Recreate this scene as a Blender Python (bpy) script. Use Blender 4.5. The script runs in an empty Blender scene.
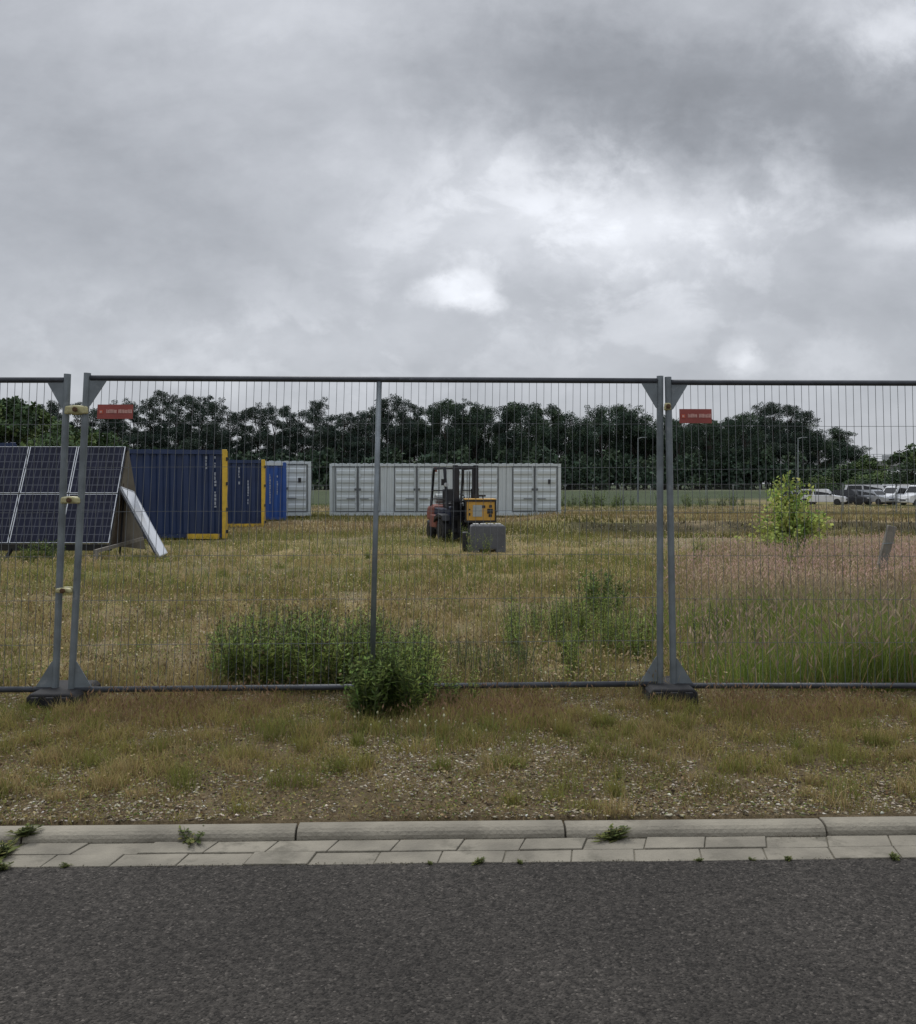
import bpy, math, random
import numpy as np
from mathutils import Vector, Matrix

random.seed(7)
RNG = np.random.default_rng(7)
SC = bpy.context.scene
COL = SC.collection
F = 917.0
HZ = 484.0
EYE = 1.35
R = math.radians


def P(px, py, Y):
    return Vector(((px - 458) / F * Y, Y, EYE - (py - HZ) / F * Y))


def XP(px, Y):
    return (px - 458) / F * Y


def ZP(py, Y):
    return EYE - (py - HZ) / F * Y


# ------------------------------------------------------------------ noise + terrain
_tab = np.random.default_rng(11).random((8, 256, 256))


def vnoise(x, y, s, k=0):
    x = np.asarray(x, float) / s + 37.3 * (k + 1)
    y = np.asarray(y, float) / s + 19.7 * (k + 1)
    xi, yi = np.floor(x).astype(int), np.floor(y).astype(int)
    fx, fy = x - xi, y - yi
    fx, fy = fx * fx * (3 - 2 * fx), fy * fy * (3 - 2 * fy)
    t = _tab[k % 8]
    a = t[xi % 256, yi % 256]; b = t[(xi + 1) % 256, yi % 256]
    c = t[xi % 256, (yi + 1) % 256]; d = t[(xi + 1) % 256, (yi + 1) % 256]
    return (a * (1 - fx) + b * fx) * (1 - fy) + (c * (1 - fx) + d * fx) * fy


def fbm(x, y, s, k=0):
    return .5 * vnoise(x, y, s, k) + .3 * vnoise(x, y, s * .45, k + 1) + .2 * vnoise(x, y, s * .2, k + 2)


def sstep(a, b, x):
    t = np.clip((np.asarray(x, float) - a) / (b - a), 0, 1)
    return t * t * (3 - 2 * t)


KA = .0253                                   # kerb runs slightly away to the right


def kerb_y(x):                               # back edge of the kerb
    return 3.708 + KA * np.asarray(x, float)


def gz(x, y):
    x = np.asarray(x, float); y = np.asarray(y, float)
    z = np.interp(y, [0, 6.5, 14, 20, 46, 58, 95, 190, 300, 4000], [0, 0, -.15, -.3, -.3, -.7, -.7, .3, .4, .6])
    zr = np.interp(y, [0, 6.5, 14, 20, 32.6, 34.6, 44, 58, 95, 190, 300, 4000], [0, 0, -.15, -.3, -.47, -.1, -.12, -.7, -.7, .3, .4, .6])
    w = sstep(2.6, 4.5, x + (vnoise(x, y, 3, 2) - .5) * 1.5)
    z = z * (1 - w) + zr * w
    amp = np.interp(y, [3.6, 4.2, 7, 20, 60], [.0, .02, .05, .1, .18])
    z = z + (fbm(x, y, 2.2, 3) - .5) * amp
    d = y - kerb_y(x)
    return np.where(d < .03, np.where(d < .0, -.3, -.012), z * sstep(0, .5, d) - .012 * (1 - sstep(0, .5, d)))


def gz1(x, y):
    return float(gz(np.array([x]), np.array([y]))[0])


# ------------------------------------------------------------------ materials
def srgb(r, g, b):
    f = lambda c: (c / 12.92 if c <= .04045 else ((c + .055) / 1.055) ** 2.4)
    return (f(r / 255), f(g / 255), f(b / 255))


def mat(name, col, rough=.6, metal=0, var=.18, scale=6, bump=0, bscale=40, spec=.5, dirt=None, attr=None, trans=0):
    m = bpy.data.materials.new(name); m.use_nodes = True
    nt = m.node_tree; N = nt.nodes; L = nt.links
    b = N['Principled BSDF']
    b.inputs['Roughness'].default_value = rough
    b.inputs['Metallic'].default_value = metal
    b.inputs['Specular IOR Level'].default_value = spec
    tc = N.new('ShaderNodeTexCoord')
    n = N.new('ShaderNodeTexNoise'); n.inputs['Scale'].default_value = scale; n.inputs['Detail'].default_value = 5
    L.new(tc.outputs['Object'], n.inputs['Vector'])
    mr = N.new('ShaderNodeMapRange'); mr.inputs[1].default_value = .3; mr.inputs[2].default_value = .7
    mr.inputs[3].default_value = 1 - var; mr.inputs[4].default_value = 1 + var
    L.new(n.outputs['Fac'], mr.inputs[0])
    mx = N.new('ShaderNodeVectorMath'); mx.operation = 'SCALE'
    if attr:
        a = N.new('ShaderNodeAttribute'); a.attribute_name = attr
        L.new(a.outputs['Color'], mx.inputs[0])
    else:
        mx.inputs[0].default_value = col
    L.new(mr.outputs[0], mx.inputs['Scale'])
    out = mx.outputs[0]
    if dirt:
        n2 = N.new('ShaderNodeTexNoise'); n2.inputs['Scale'].default_value = dirt[1]; n2.inputs['Detail'].default_value = 8
        n2.inputs['Roughness'].default_value = .7
        L.new(tc.outputs['Object'], n2.inputs['Vector'])
        m2 = N.new('ShaderNodeMapRange'); m2.inputs[1].default_value = dirt[2]; m2.inputs[2].default_value = dirt[2] + .15
        L.new(n2.outputs['Fac'], m2.inputs[0])
        mi = N.new('ShaderNodeMix'); mi.data_type = 'RGBA'
        L.new(m2.outputs[0], mi.inputs[0]); L.new(out, mi.inputs[6]); mi.inputs[7].default_value = (*dirt[0], 1)
        out = mi.outputs[2]
    L.new(out, b.inputs['Base Color'])
    if bump:
        nb = N.new('ShaderNodeTexNoise'); nb.inputs['Scale'].default_value = bscale; nb.inputs['Detail'].default_value = 4
        L.new(tc.outputs['Object'], nb.inputs['Vector'])
        bp = N.new('ShaderNodeBump'); bp.inputs['Strength'].default_value = bump; bp.inputs['Distance'].default_value = .02
        L.new(nb.outputs['Fac'], bp.inputs['Height']); L.new(bp.outputs[0], b.inputs['Normal'])
    if trans:
        t = N.new('ShaderNodeBsdfTranslucent'); L.new(out, t.inputs['Color'])
        ms = N.new('ShaderNodeMixShader'); ms.inputs[0].default_value = trans
        L.new(b.outputs[0], ms.inputs[1]); L.new(t.outputs[0], ms.inputs[2])
        L.new(ms.outputs[0], N['Material Output'].inputs['Surface'])
    return m


M = {}
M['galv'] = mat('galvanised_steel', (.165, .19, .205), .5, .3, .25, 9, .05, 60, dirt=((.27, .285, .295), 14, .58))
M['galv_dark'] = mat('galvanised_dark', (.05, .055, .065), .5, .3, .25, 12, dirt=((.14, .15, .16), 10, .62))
M['wire'] = mat('wire_steel', (.13, .14, .148), .55, .2, .2, 3)
M['rubber'] = mat('black_rubber', (.012, .012, .014), .8, 0, .3, 14, .2, 80, dirt=((.06, .05, .04), 8, .6))
M['red_sign'] = mat('red_sign', (.27, .058, .047), .55, 0, .12, 12, dirt=((.25, .06, .05), 30, .62))
M['sign_pale'] = mat('sign_print', (.55, .32, .28), .6, 0, .2, 60)
M['sign_orange'] = mat('sign_mark', (.5, .1, .05), .6, 0, .2, 60)
M['clamp'] = mat('yellow_clamp', (.4, .37, .19), .5, 0, .3, 40, dirt=((.55, .53, .42), 50, .55))
M['clamp_dark'] = mat('rusty_bolt', (.11, .06, .03), .7, .4, .3, 40)
M['blue'] = mat('navy_container_paint', (.014, .031, .092), .5, 0, .16, 1.5, dirt=((.03, .04, .08), 3, .62))
M['blue_bright'] = mat('bright_blue_paint', (.02, .075, .29), .45, 0, .15, 2)
M['yellow'] = mat('yellow_paint', (.6, .4, .04), .5, 0, .18, 4, dirt=((.3, .2, .06), 9, .63))
M['white'] = mat('pale_container_paint', (.5, .55, .57), .5, 0, .07, 1.2, dirt=((.33, .36, .36), 2.5, .63))
M['white_dark'] = mat('pale_container_seal', (.1, .11, .12), .6, 0, .2, 5)
M['white_line'] = mat('white_lettering', (.3, .33, .4), .6, 0, .1, 5)
M['black'] = mat('black_paint', (.012, .012, .014), .45, 0, .2, 8)
M['steel_dark'] = mat('dark_steel', (.02, .021, .026), .4, .3, .25, 10, dirt=((.05, .035, .03), 12, .64))
M['navy'] = mat('navy_body', (.012, .017, .04), .4, 0, .2, 6)
M['orange'] = mat('orange_red_paint', (.21, .068, .05), .5, 0, .25, 9, dirt=((.42, .3, .26), 5, .58))
M['gen_yellow'] = mat('generator_yellow', (.5, .28, .045), .5, 0, .12, 8)
M['screen'] = mat('grey_plate', (.33, .36, .36), .35, 0, .1, 14)
M['conc_block'] = mat('grey_concrete_block', (.095, .098, .108), .85, 0, .16, 4, .35, 30, dirt=((.2, .2, .2), 6, .6))
M['conc'] = mat('concrete', (.3, .3, .29), .9, 0, .12, 3, .3, 30)
M['cell'] = mat('solar_cell', (.012, .014, .03), .3, 0, .3, 3, spec=.12)
M['cellline'] = mat('solar_line', (.031, .036, .058), .4, 0, .1, 5)
M['alu'] = mat('aluminium', (.5, .52, .55), .4, .6, .1, 5)
M['ply'] = mat('weathered_plywood', (.1, .088, .066), .85, 0, .22, 3, .2, 30, dirt=((.06, .045, .03), 2, .58))
M['wood'] = mat('weathered_wood', (.18, .165, .14), .85, 0, .25, 9, .3, 40)
M['wood_brown'] = mat('brown_board', (.065, .045, .028), .85, 0, .25, 6, .3, 40)
M['bark'] = mat('bark', (.045, .035, .028), .9, 0, .35, 2, .4, 8)
M['car_white'] = mat('white_car_paint', (.7, .72, .75), .25, 0, .03, 2)
M['car_silver'] = mat('silver_car_paint', (.36, .38, .41), .3, .3, .04, 2)
M['car_dark'] = mat('dark_car_paint', (.02, .022, .028), .25, 0, .05, 2)
M['glass'] = mat('car_glass', (.012, .014, .017), .08, 0, .05, 2)
M['lamp_red'] = mat('red_lamp_lens', (.3, .015, .012), .3, 0, .05, 5)
M['lamp_clear'] = mat('clear_lamp_lens', (.5, .52, .55), .2, 0, .05, 5)
M['leaf'] = mat('leaf', (1, 1, 1), .75, 0, .2, .8, attr='Col', spec=.08, trans=.3)
M['grass'] = mat('grass_blade', (1, 1, 1), .85, 0, .12, 1.5, attr='Col', spec=.05, trans=.35)
M['stone'] = mat('gravel_stone', (1, 1, 1), .9, 0, .2, 30, attr='Col', spec=.2)
M['needles'] = mat('far_foliage', (1, 1, 1), .8, 0, .25, .25, attr='Col', spec=.1)


# ------------------------------------------------------------------ mesh helpers
def link(name, me, parent=None):
    o = bpy.data.objects.new(name, me); COL.objects.link(o)
    if parent: o.parent = parent
    return o


class MB:
    def __init__(s): s.v = []; s.f = []; s.mi = []

    def face(s, pts, mi=0):
        n = len(s.v); s.v += [tuple(p) for p in pts]; s.f.append(tuple(range(n, n + len(pts)))); s.mi.append(mi)

    def box(s, x0, x1, y0, y1, z0, z1, mi=0, T=None):
        c = [(x0, y0, z0), (x1, y0, z0), (x1, y1, z0), (x0, y1, z0), (x0, y0, z1), (x1, y0, z1), (x1, y1, z1), (x0, y1, z1)]
        if T is not None: c = [T @ Vector(p) for p in c]
        n = len(s.v); s.v += [tuple(p) for p in c]
        for q in ((3, 2, 1, 0), (4, 5, 6, 7), (0, 1, 5, 4), (1, 2, 6, 5), (2, 3, 7, 6), (3, 0, 4, 7)):
            s.f.append(tuple(n + i for i in q)); s.mi.append(mi)
        return s

    def hexa(s, c, mi=0):
        n = len(s.v); s.v += [tuple(p) for p in c]
        for q in ((3, 2, 1, 0), (4, 5, 6, 7), (0, 1, 5, 4), (1, 2, 6, 5), (2, 3, 7, 6), (3, 0, 4, 7)):
            s.f.append(tuple(n + i for i in q)); s.mi.append(mi)

    def tube(s, p0, p1, r0, r1=None, n=8, mi=0, cap=True):
        r1 = r0 if r1 is None else r1
        p0 = Vector(p0); p1 = Vector(p1); d = (p1 - p0).normalized()
        a = d.orthogonal().normalized(); b = d.cross(a)
        k = len(s.v)
        for p, r in ((p0, r0), (p1, r1)):
            for i in range(n):
                t = 2 * math.pi * i / n
                s.v.append(tuple(p + a * (r * math.cos(t)) + b * (r * math.sin(t))))
        for i in range(n):
            j = (i + 1) % n
            s.f.append((k + i, k + j, k + n + j, k + n + i)); s.mi.append(mi)
        if cap:
            s.f.append(tuple(k + i for i in reversed(range(n)))); s.mi.append(mi)
            s.f.append(tuple(k + n + i for i in range(n))); s.mi.append(mi)
        return s

    def bar(s, p0, p1, w, h, up=(0, 0, 1), mi=0):          # rectangular bar between two points
        p0 = Vector(p0); p1 = Vector(p1); d = (p1 - p0).normalized(); up = Vector(up)
        a = d.cross(up)
        if a.length < 1e-4: a = d.cross(Vector((0, 1, 0)))
        a.normalize(); b = a.cross(d)
        a *= w / 2; b *= h / 2
        s.hexa([p0 - a - b, p0 + a - b, p0 + a + b, p0 - a + b, p1 - a - b, p1 + a - b, p1 + a + b, p1 - a + b], mi)
        return s

    def prism(s, poly, y0, y1, mi=0, T=None, inset=0):     # polygon in (x,z) extruded along y
        n = len(poly)
        a = [Vector((p[0], y0, p[1])) for p in poly]; b = [Vector((p[0], y1, p[1])) for p in poly]
        if T is not None: a = [T @ p for p in a]; b = [T @ p for p in b]
        k = len(s.v); s.v += [tuple(p) for p in a + b]
        for i in range(n):
            j = (i + 1) % n
            s.f.append((k + i, k + j, k + n + j, k + n + i)); s.mi.append(mi)
        s.f.append(tuple(k + i for i in reversed(range(n)))); s.mi.append(mi)
        s.f.append(tuple(k + n + i for i in range(n))); s.mi.append(mi)
        return s

    def build(s, name, mats, parent=None, bevel=0, smooth=False, fix=True):
        me = bpy.data.meshes.new(name); me.from_pydata(s.v, [], s.f)
        for m in (mats if isinstance(mats, (list, tuple)) else [mats]): me.materials.append(m)
        me.polygons.foreach_set('material_index', s.mi)
        if fix:
            import bmesh
            bm = bmesh.new(); bm.from_mesh(me); bmesh.ops.recalc_face_normals(bm, faces=bm.faces); bm.to_mesh(me); bm.free()
        if smooth: me.polygons.foreach_set('use_smooth', [True] * len(me.polygons))
        me.update()
        o = link(name, me, parent)
        if bevel:
            b = o.modifiers.new('bevel', 'BEVEL'); b.width = bevel; b.segments = 2; b.limit_method = 'ANGLE'; b.angle_limit = R(40)
        return o


def tag(o, label=None, cat=None, group=None, kind=None):
    if label: o['label'] = label
    if cat: o['category'] = cat
    if group: o['group'] = group
    if kind: o['kind'] = kind
    return o


def thing(name, label, cat, loc=(0, 0, 0), rz=0, group=None):
    o = bpy.data.objects.new(name, None); COL.objects.link(o)
    o.location = loc; o.rotation_euler = (0, 0, rz); o.empty_display_size = .2
    return tag(o, label, cat, group)


def copy_tree(o, parent=None):
    c = o.copy(); COL.objects.link(c)
    if parent: c.parent = parent
    for ch in list(o.children): copy_tree(ch, c)
    return c


def np_mesh(name, V, loops, counts, mats, col=None, parent=None):
    me = bpy.data.meshes.new(name)
    me.vertices.add(len(V)); me.vertices.foreach_set('co', np.ascontiguousarray(V, np.float32).ravel())
    me.loops.add(len(loops)); me.loops.foreach_set('vertex_index', loops.astype(np.int32))
    st = np.concatenate([[0], np.cumsum(counts)[:-1]]).astype(np.int32)
    me.polygons.add(len(counts)); me.polygons.foreach_set('loop_start', st)
    me.polygons.foreach_set('loop_total', counts.astype(np.int32))
    me.update(calc_edges=True)
    if col is not None:
        a = me.color_attributes.new('Col', 'FLOAT_COLOR', 'POINT')
        c = np.ones((len(V), 4), np.float32); c[:, :3] = col
        a.data.foreach_set('color', c.ravel())
    me.materials.append(mats)
    return link(name, me, parent) if name else me


def unit(a):
    return a / np.maximum(np.linalg.norm(a, axis=-1, keepdims=True), 1e-9)


def blade_arrays(Pn, H, W, lean, az, c0, c1, curl=.5):
    """bent grass blades: Pn (N,3) feet, H heights, W widths, lean (fraction), az lean azimuth, colours foot and tip"""
    n = len(Pn)
    d = np.stack([np.cos(az), np.sin(az), np.zeros(n)], 1)
    wa = RNG.random(n) * math.pi * 2
    w = np.stack([np.cos(wa), np.sin(wa), np.zeros(n)], 1) * (W / 2)[:, None]
    up = np.array([0, 0, 1.0])
    mid = Pn + up * (H * .55)[:, None] + d * (H * lean * .35)[:, None]
    tip = Pn + up * (H * np.sqrt(np.clip(1 - (lean * .8) ** 2, .15, 1)))[:, None] + d * (H * lean)[:, None]
    V = np.stack([Pn - w, Pn + w, mid + w * .75, mid - w * .75, tip], 1).reshape(-1, 3)
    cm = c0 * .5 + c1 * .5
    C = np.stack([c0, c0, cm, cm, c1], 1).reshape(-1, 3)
    k = np.arange(n)[:, None] * 5
    lo = np.concatenate([k + 0, k + 1, k + 2, k + 3, k + 3, k + 2, k + 4], 1).ravel()
    cnt = np.tile([4, 3], n)
    return V, C, lo, cnt, tip


def leaf_arrays(Cn, U, S, L, W, col):
    U = U * L[:, None]; S = S * (W / 2)[:, None]
    V = np.stack([Cn, Cn + U * .45 + S, Cn + U, Cn + U * .45 - S], 1).reshape(-1, 3)
    C = np.repeat(col, 4, 0)
    lo = np.arange(len(Cn) * 4); cnt = np.full(len(Cn), 4)
    return V, C, lo, cnt


def join_arrays(parts):
    Vs, Cs, Ls, Ns = [], [], [], []; off = 0
    for p in parts:
        Vs.append(p[0]); Cs.append(p[1]); Ls.append(p[2] + off); Ns.append(p[3]); off += len(p[0])
    return np.concatenate(Vs), np.concatenate(Cs), np.concatenate(Ls), np.concatenate(Ns)


def rand_unit(n):
    v = RNG.normal(size=(n, 3)); return unit(v)


def perp(U):
    r = rand_unit(len(U)); return unit(np.cross(U, r))


def jitter_col(base, n, v=.25, hue=.1):
    b = np.asarray(base)[None, :] * (1 + RNG.uniform(-v, v, (n, 1)))
    return np.clip(b * (1 + RNG.uniform(-hue, hue, (n, 3))), .002, 1)


# ------------------------------------------------------------------ camera, render, sky
cam = bpy.data.cameras.new('camera'); co = bpy.data.objects.new('camera', cam); COL.objects.link(co)
co.location = (0, 0, EYE); co.rotation_euler = (R(90), 0, 0)
cam.sensor_fit = 'HORIZONTAL'; cam.sensor_width = 36; cam.lens = 36 * F / 916
cam.shift_y = -(512 - HZ) / 916; cam.clip_start = .05; cam.clip_end = 8000
SC.camera = co
SC.render.engine = 'CYCLES'
SC.view_settings.view_transform = 'Standard'; SC.view_settings.look = 'None'
SC.view_settings.exposure = 0; SC.view_settings.gamma = 1; SC.view_settings.use_curve_mapping = False
SC.cycles.max_bounces = 6; SC.cycles.diffuse_bounces = 3; SC.cycles.transparent_max_bounces = 8
SC.cycles.use_denoising = True


def build_sky():
    w = bpy.data.worlds.new('World'); SC.world = w; w.use_nodes = True
    nt = w.node_tree; N = nt.nodes; L = nt.links
    bg = N['Background']

    def val(x):
        return x

    def m(op, a, b=None, c=None, clamp=False):
        n = N.new('ShaderNodeMath'); n.operation = op; n.use_clamp = clamp
        for i, x in enumerate((a, b, c)):
            if x is None: continue
            if isinstance(x, (int, float)): n.inputs[i].default_value = x
            else: L.new(x, n.inputs[i])
        return n.outputs[0]
    tc = N.new('ShaderNodeTexCoord')
    sep = N.new('ShaderNodeSeparateXYZ'); L.new(tc.outputs['Generated'], sep.inputs[0])
    x, y, z = sep.outputs
    ya = m('MAXIMUM', m('ABSOLUTE', y), .12)
    u0 = m('DIVIDE', x, ya); v0 = m('DIVIDE', z, ya)
    cv = N.new('ShaderNodeCombineXYZ'); L.new(u0, cv.inputs[0]); L.new(v0, cv.inputs[1]); L.new(m('MULTIPLY', y, .4), cv.inputs[2])

    def noise(scale, detail, rough, vec=None, out='Fac', sx=1, sy=1, dist=0):
        mp = N.new('ShaderNodeMapping'); mp.inputs['Scale'].default_value = (sx, sy, 1)
        L.new(vec or cv.outputs[0], mp.inputs[0])
        n = N.new('ShaderNodeTexNoise'); n.inputs['Scale'].default_value = scale; n.inputs['Detail'].default_value = detail
        n.inputs['Roughness'].default_value = rough; n.inputs['Distortion'].default_value = dist
        L.new(mp.outputs[0], n.inputs['Vector']); return n.outputs[out]
    wob = noise(5.5, 6, .6, out='Color')
    ws = N.new('ShaderNodeSeparateXYZ'); L.new(wob, ws.inputs[0])
    w2 = N.new('ShaderNodeSeparateXYZ'); L.new(noise(13, 7, .62, out='Color', dist=.3), w2.inputs[0])
    u = m('ADD', m('ADD', u0, m('MULTIPLY', m('SUBTRACT', ws.outputs[0], .5), .2)), m('MULTIPLY', m('SUBTRACT', w2.outputs[0], .5), .13))
    v = m('ADD', m('ADD', v0, m('MULTIPLY', m('SUBTRACT', ws.outputs[1], .5), .14)), m('MULTIPLY', m('SUBTRACT', w2.outputs[1], .5), .11))

    def blob(px, py, sx, sy, amp, sharp=False, uu=None, vv=None):
        a = m('MULTIPLY', m('SUBTRACT', uu or u, (px - 458) / F), F / sx)
        b = m('MULTIPLY', m('SUBTRACT', vv or v, (HZ - py) / F), F / sy)
        r2 = m('ADD', m('MULTIPLY', a, a), m('MULTIPLY', b, b))
        if sharp:
            q_ = m('ADD', m('EXPONENT', m('MULTIPLY', r2, -.5)), m('MULTIPLY', m('SUBTRACT', hi, .5), 1.5))
            ss = N.new('ShaderNodeMapRange'); ss.interpolation_type = 'SMOOTHSTEP'; ss.inputs[1].default_value = .22; ss.inputs[2].default_value = .92
            L.new(q_, ss.inputs[0]); g = m('MULTIPLY', ss.outputs[0], m('MINIMUM', m('MULTIPLY', m('EXPONENT', m('MULTIPLY', r2, -.35)), 1.6), 1))
        else:
            g = m('EXPONENT', m('MULTIPLY', r2, -.5))
        return m('MULTIPLY', g, amp)
    uf = m('ADD', u0, m('MULTIPLY', m('SUBTRACT', ws.outputs[0], .5), .07))
    vf = m('ADD', v0, m('MULTIPLY', m('SUBTRACT', ws.outputs[2], .5), .06))
    hi = noise(17, 7, .62, sx=1, sy=1.35)
    tot = None
    for b in ((700, 95, 175, 46, -.25), (875, 160, 95, 55, -.21), (540, 55, 110, 42, -.14), (60, 215, 160, 60, -.085),
              (120, 150, 120, 60, -.05), (265, 8, 90, 30, .15), (885, 15, 42, 26, .34), (510, 190, 110, 45, .15), (640, 215, 110, 42, .17),
              (590, 250, 160, 40, .09), (895, 240, 46, 22, .16), (330, 100, 110, 90, .06), (190, 350, 150, 22, .08), (380, 345, 200, 20, .03),
              (620, 330, 140, 40, -.02), (300, 230, 140, 40, -.03)):
        g = blob(*b); tot = g if tot is None else m('ADD', tot, g)
    for b in ((438, 299, 22, 14, .22), (462, 293, 22, 18, .24), (484, 302, 15, 11, .16), (742, 352, 20, 16, .18), (758, 366, 22, 14, .16), (832, 364, 40, 18, .13), (620, 215, 40, 30, .1), (705, 222, 40, 28, .09), (885, 238, 36, 14, .1)):
        tot = m('ADD', tot, blob(*b, uu=uf, vv=vf, sharp=True))
    puff = N.new('ShaderNodeMapRange'); puff.interpolation_type = 'SMOOTHSTEP'; puff.inputs[1].default_value = .46; puff.inputs[2].default_value = .6
    L.new(noise(9.5, 8, .58, sx=1, sy=1.5, dist=.3), puff.inputs[0])
    tot = m('ADD', tot, m('MULTIPLY', m('MULTIPLY', puff.outputs[0], blob(600, 215, 175, 75, 1.0)), .19))
    tot = m('ADD', tot, m('MULTIPLY', m('MULTIPLY', puff.outputs[0], blob(330, 345, 300, 40, 1.0)), .1))
    n1 = noise(4.2, 8, .55, sx=1, sy=1.9, dist=.4)
    n2 = noise(13, 6, .6, sx=1, sy=1.6)
    tot = m('ADD', tot, m('MULTIPLY', m('SUBTRACT', n1, .5), .34))
    tot = m('ADD', tot, m('MULTIPLY', m('SUBTRACT', n2, .5), .2))
    # overcast: brighter toward the zenith
    zen = N.new('ShaderNodeMapRange'); zen.interpolation_type = 'SMOOTHSTEP'
    zen.inputs[1].default_value = .48; zen.inputs[2].default_value = .95; zen.inputs[3].default_value = 1; zen.inputs[4].default_value = 2.7
    L.new(z, zen.inputs[0])
    br = m('MULTIPLY', m('MAXIMUM', m('ADD', 1, m('MULTIPLY', tot, 1.12)), .4), zen.outputs[0])
    ramp = N.new('ShaderNodeMix'); ramp.data_type = 'RGBA'
    mr = N.new('ShaderNodeMapRange'); mr.inputs[1].default_value = -.25; mr.inputs[2].default_value = .35
    L.new(tot, mr.inputs[0]); L.new(mr.outputs[0], ramp.inputs[0])
    ramp.inputs[6].default_value = (.455, .478, .522, 1); ramp.inputs[7].default_value = (.575, .592, .63, 1)
    sc = N.new('ShaderNodeVectorMath'); sc.operation = 'SCALE'; L.new(ramp.outputs[2], sc.inputs[0]); L.new(br, sc.inputs['Scale'])
    sky = N.new('ShaderNodeTexSky'); sky.sky_type = 'NISHITA'; sky.sun_disc = False
    sky.sun_elevation = SUN_EL; sky.sun_rotation = SUN_ROT
    sk = N.new('ShaderNodeVectorMath'); sk.operation = 'SCALE'; L.new(sky.outputs[0], sk.inputs[0]); sk.inputs['Scale'].default_value = .1
    mix = N.new('ShaderNodeMix'); mix.data_type = 'RGBA'; mix.inputs[0].default_value = .95
    L.new(sk.outputs[0], mix.inputs[6]); L.new(sc.outputs[0], mix.inputs[7])
    L.new(mix.outputs[2], bg.inputs[0]); bg.inputs[1].default_value = 1.0


SUN_EL = R(58); SUN_ROT = R(-25)
build_sky()
sl = bpy.data.lights.new('sun', 'SUN'); sl.energy = 1.5; sl.angle = R(22); sl.color = (1, .97, .92)
so = bpy.data.objects.new('sun', sl); COL.objects.link(so)
d = Vector((math.sin(SUN_ROT) * math.cos(SUN_EL), math.cos(SUN_ROT) * math.cos(SUN_EL), math.sin(SUN_EL)))
so.rotation_euler = d.to_track_quat('Z', 'Y').to_euler(); so.location = (0, 0, 40)


# ------------------------------------------------------------------ ground, road, kerb
def lin(*segs):
    out = []
    for a, b, st in segs: out += list(np.arange(a, b, st))
    return np.array(out)


STRAW = np.array([.26, .205, .1]); OLIVE = np.array([.18, .165, .065]); SOIL = np.array([.135, .104, .062])
TAN = np.array([.25, .2, .14]); GREEN = np.array([.05, .08, .025]); PINK = np.array([.19, .13, .1])


def ground_colour(x, y):
    a = sstep(.38, .62, fbm(x, y, 4.0, 1))[:, None]; b = sstep(.46, .62, fbm(x, y, 2.2, 4))[:, None]
    c = STRAW * (1 - a) + OLIVE * a
    c = c * (1 - b * .6) + TAN * .85 * b * .6
    v = (1 - sstep(5.6, 6.6, y))[:, None]
    vs = SOIL * (.8 + .5 * fbm(x, y, .5, 5)[:, None])
    c = c * (1 - v) + vs * v
    r = (sstep(3.5, 6, x) * sstep(22, 26, y) * (1 - sstep(32.2, 33, y)))[:, None]          # bare strip before the bank
    c = c * (1 - r * .8) + TAN * r * .8
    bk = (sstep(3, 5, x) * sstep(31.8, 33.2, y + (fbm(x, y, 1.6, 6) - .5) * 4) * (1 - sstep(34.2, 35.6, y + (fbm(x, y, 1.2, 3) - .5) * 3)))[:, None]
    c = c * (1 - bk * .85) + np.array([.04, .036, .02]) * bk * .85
    g = sstep(82, 96, y + (fbm(x, y, 9, 2) - .5) * 16)[:, None] * (1 - sstep(26, 34, x) * (1 - sstep(100, 120, y)))[:, None]
    fg = np.array([.062, .078, .043]) * (.85 + .3 * fbm(x, y, 12, 3)[:, None])
    c = c * (1 - g) + fg * g
    l = (sstep(165, 178, y) * (1 - sstep(196, 205, y)))[:, None]
    c = c * (1 - l) + np.array([.17, .18, .12]) * l
    return c


xs = np.unique(np.concatenate([lin((-4000, -400, 600), (-400, -120, 40), (-120, -30, 3), (-30, -9, .6), (-9, 9, .12), (9, 30, .6), (30, 120, 3), (120, 400, 40), (400, 4001, 600))]).round(3))
ys = np.unique(np.concatenate([lin((-3000, -30, 400), (-30, 3.4, 3), (3.4, 7, .06), (7, 14, .15), (14, 50, .4), (50, 120, 1.5), (120, 320, 8), (320, 1000, 60), (1000, 5001, 500))]).round(3))
gx, gy = np.meshgrid(xs, ys); gx = gx.ravel(); gy = gy.ravel()
nx, ny = len(xs), len(ys)
q = (np.arange(ny - 1)[:, None] * nx + np.arange(nx - 1)[None, :]).ravel()
lo = np.stack([q, q + 1, q + 1 + nx, q + nx], 1).ravel()
gm = bpy.data.materials.new('earth'); gm.use_nodes = True
nt = gm.node_tree; N = nt.nodes; L = nt.links; b = N['Principled BSDF']; b.inputs['Roughness'].default_value = .95
b.inputs['Specular IOR Level'].default_value = .1
at = N.new('ShaderNodeAttribute'); at.attribute_name = 'Col'
tc = N.new('ShaderNodeTexCoord')
fac = []
for s_, lo_, hi_, dt in ((45, .55, 1.5, 6), (7, .75, 1.25, 6), (1.1, .85, 1.15, 5)):
    n = N.new('ShaderNodeTexNoise'); n.inputs['Scale'].default_value = s_; n.inputs['Detail'].default_value = dt; n.inputs['Roughness'].default_value = .7
    L.new(tc.outputs['Object'], n.inputs['Vector'])
    r_ = N.new('ShaderNodeMapRange'); r_.inputs[1].default_value = .3; r_.inputs[2].default_value = .7; r_.inputs[3].default_value = lo_; r_.inputs[4].default_value = hi_
    L.new(n.outputs['Fac'], r_.inputs[0]); fac.append(r_.outputs[0])
m1 = N.new('ShaderNodeMath'); m1.operation = 'MULTIPLY'; L.new(fac[0], m1.inputs[0]); L.new(fac[1], m1.inputs[1])
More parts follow.
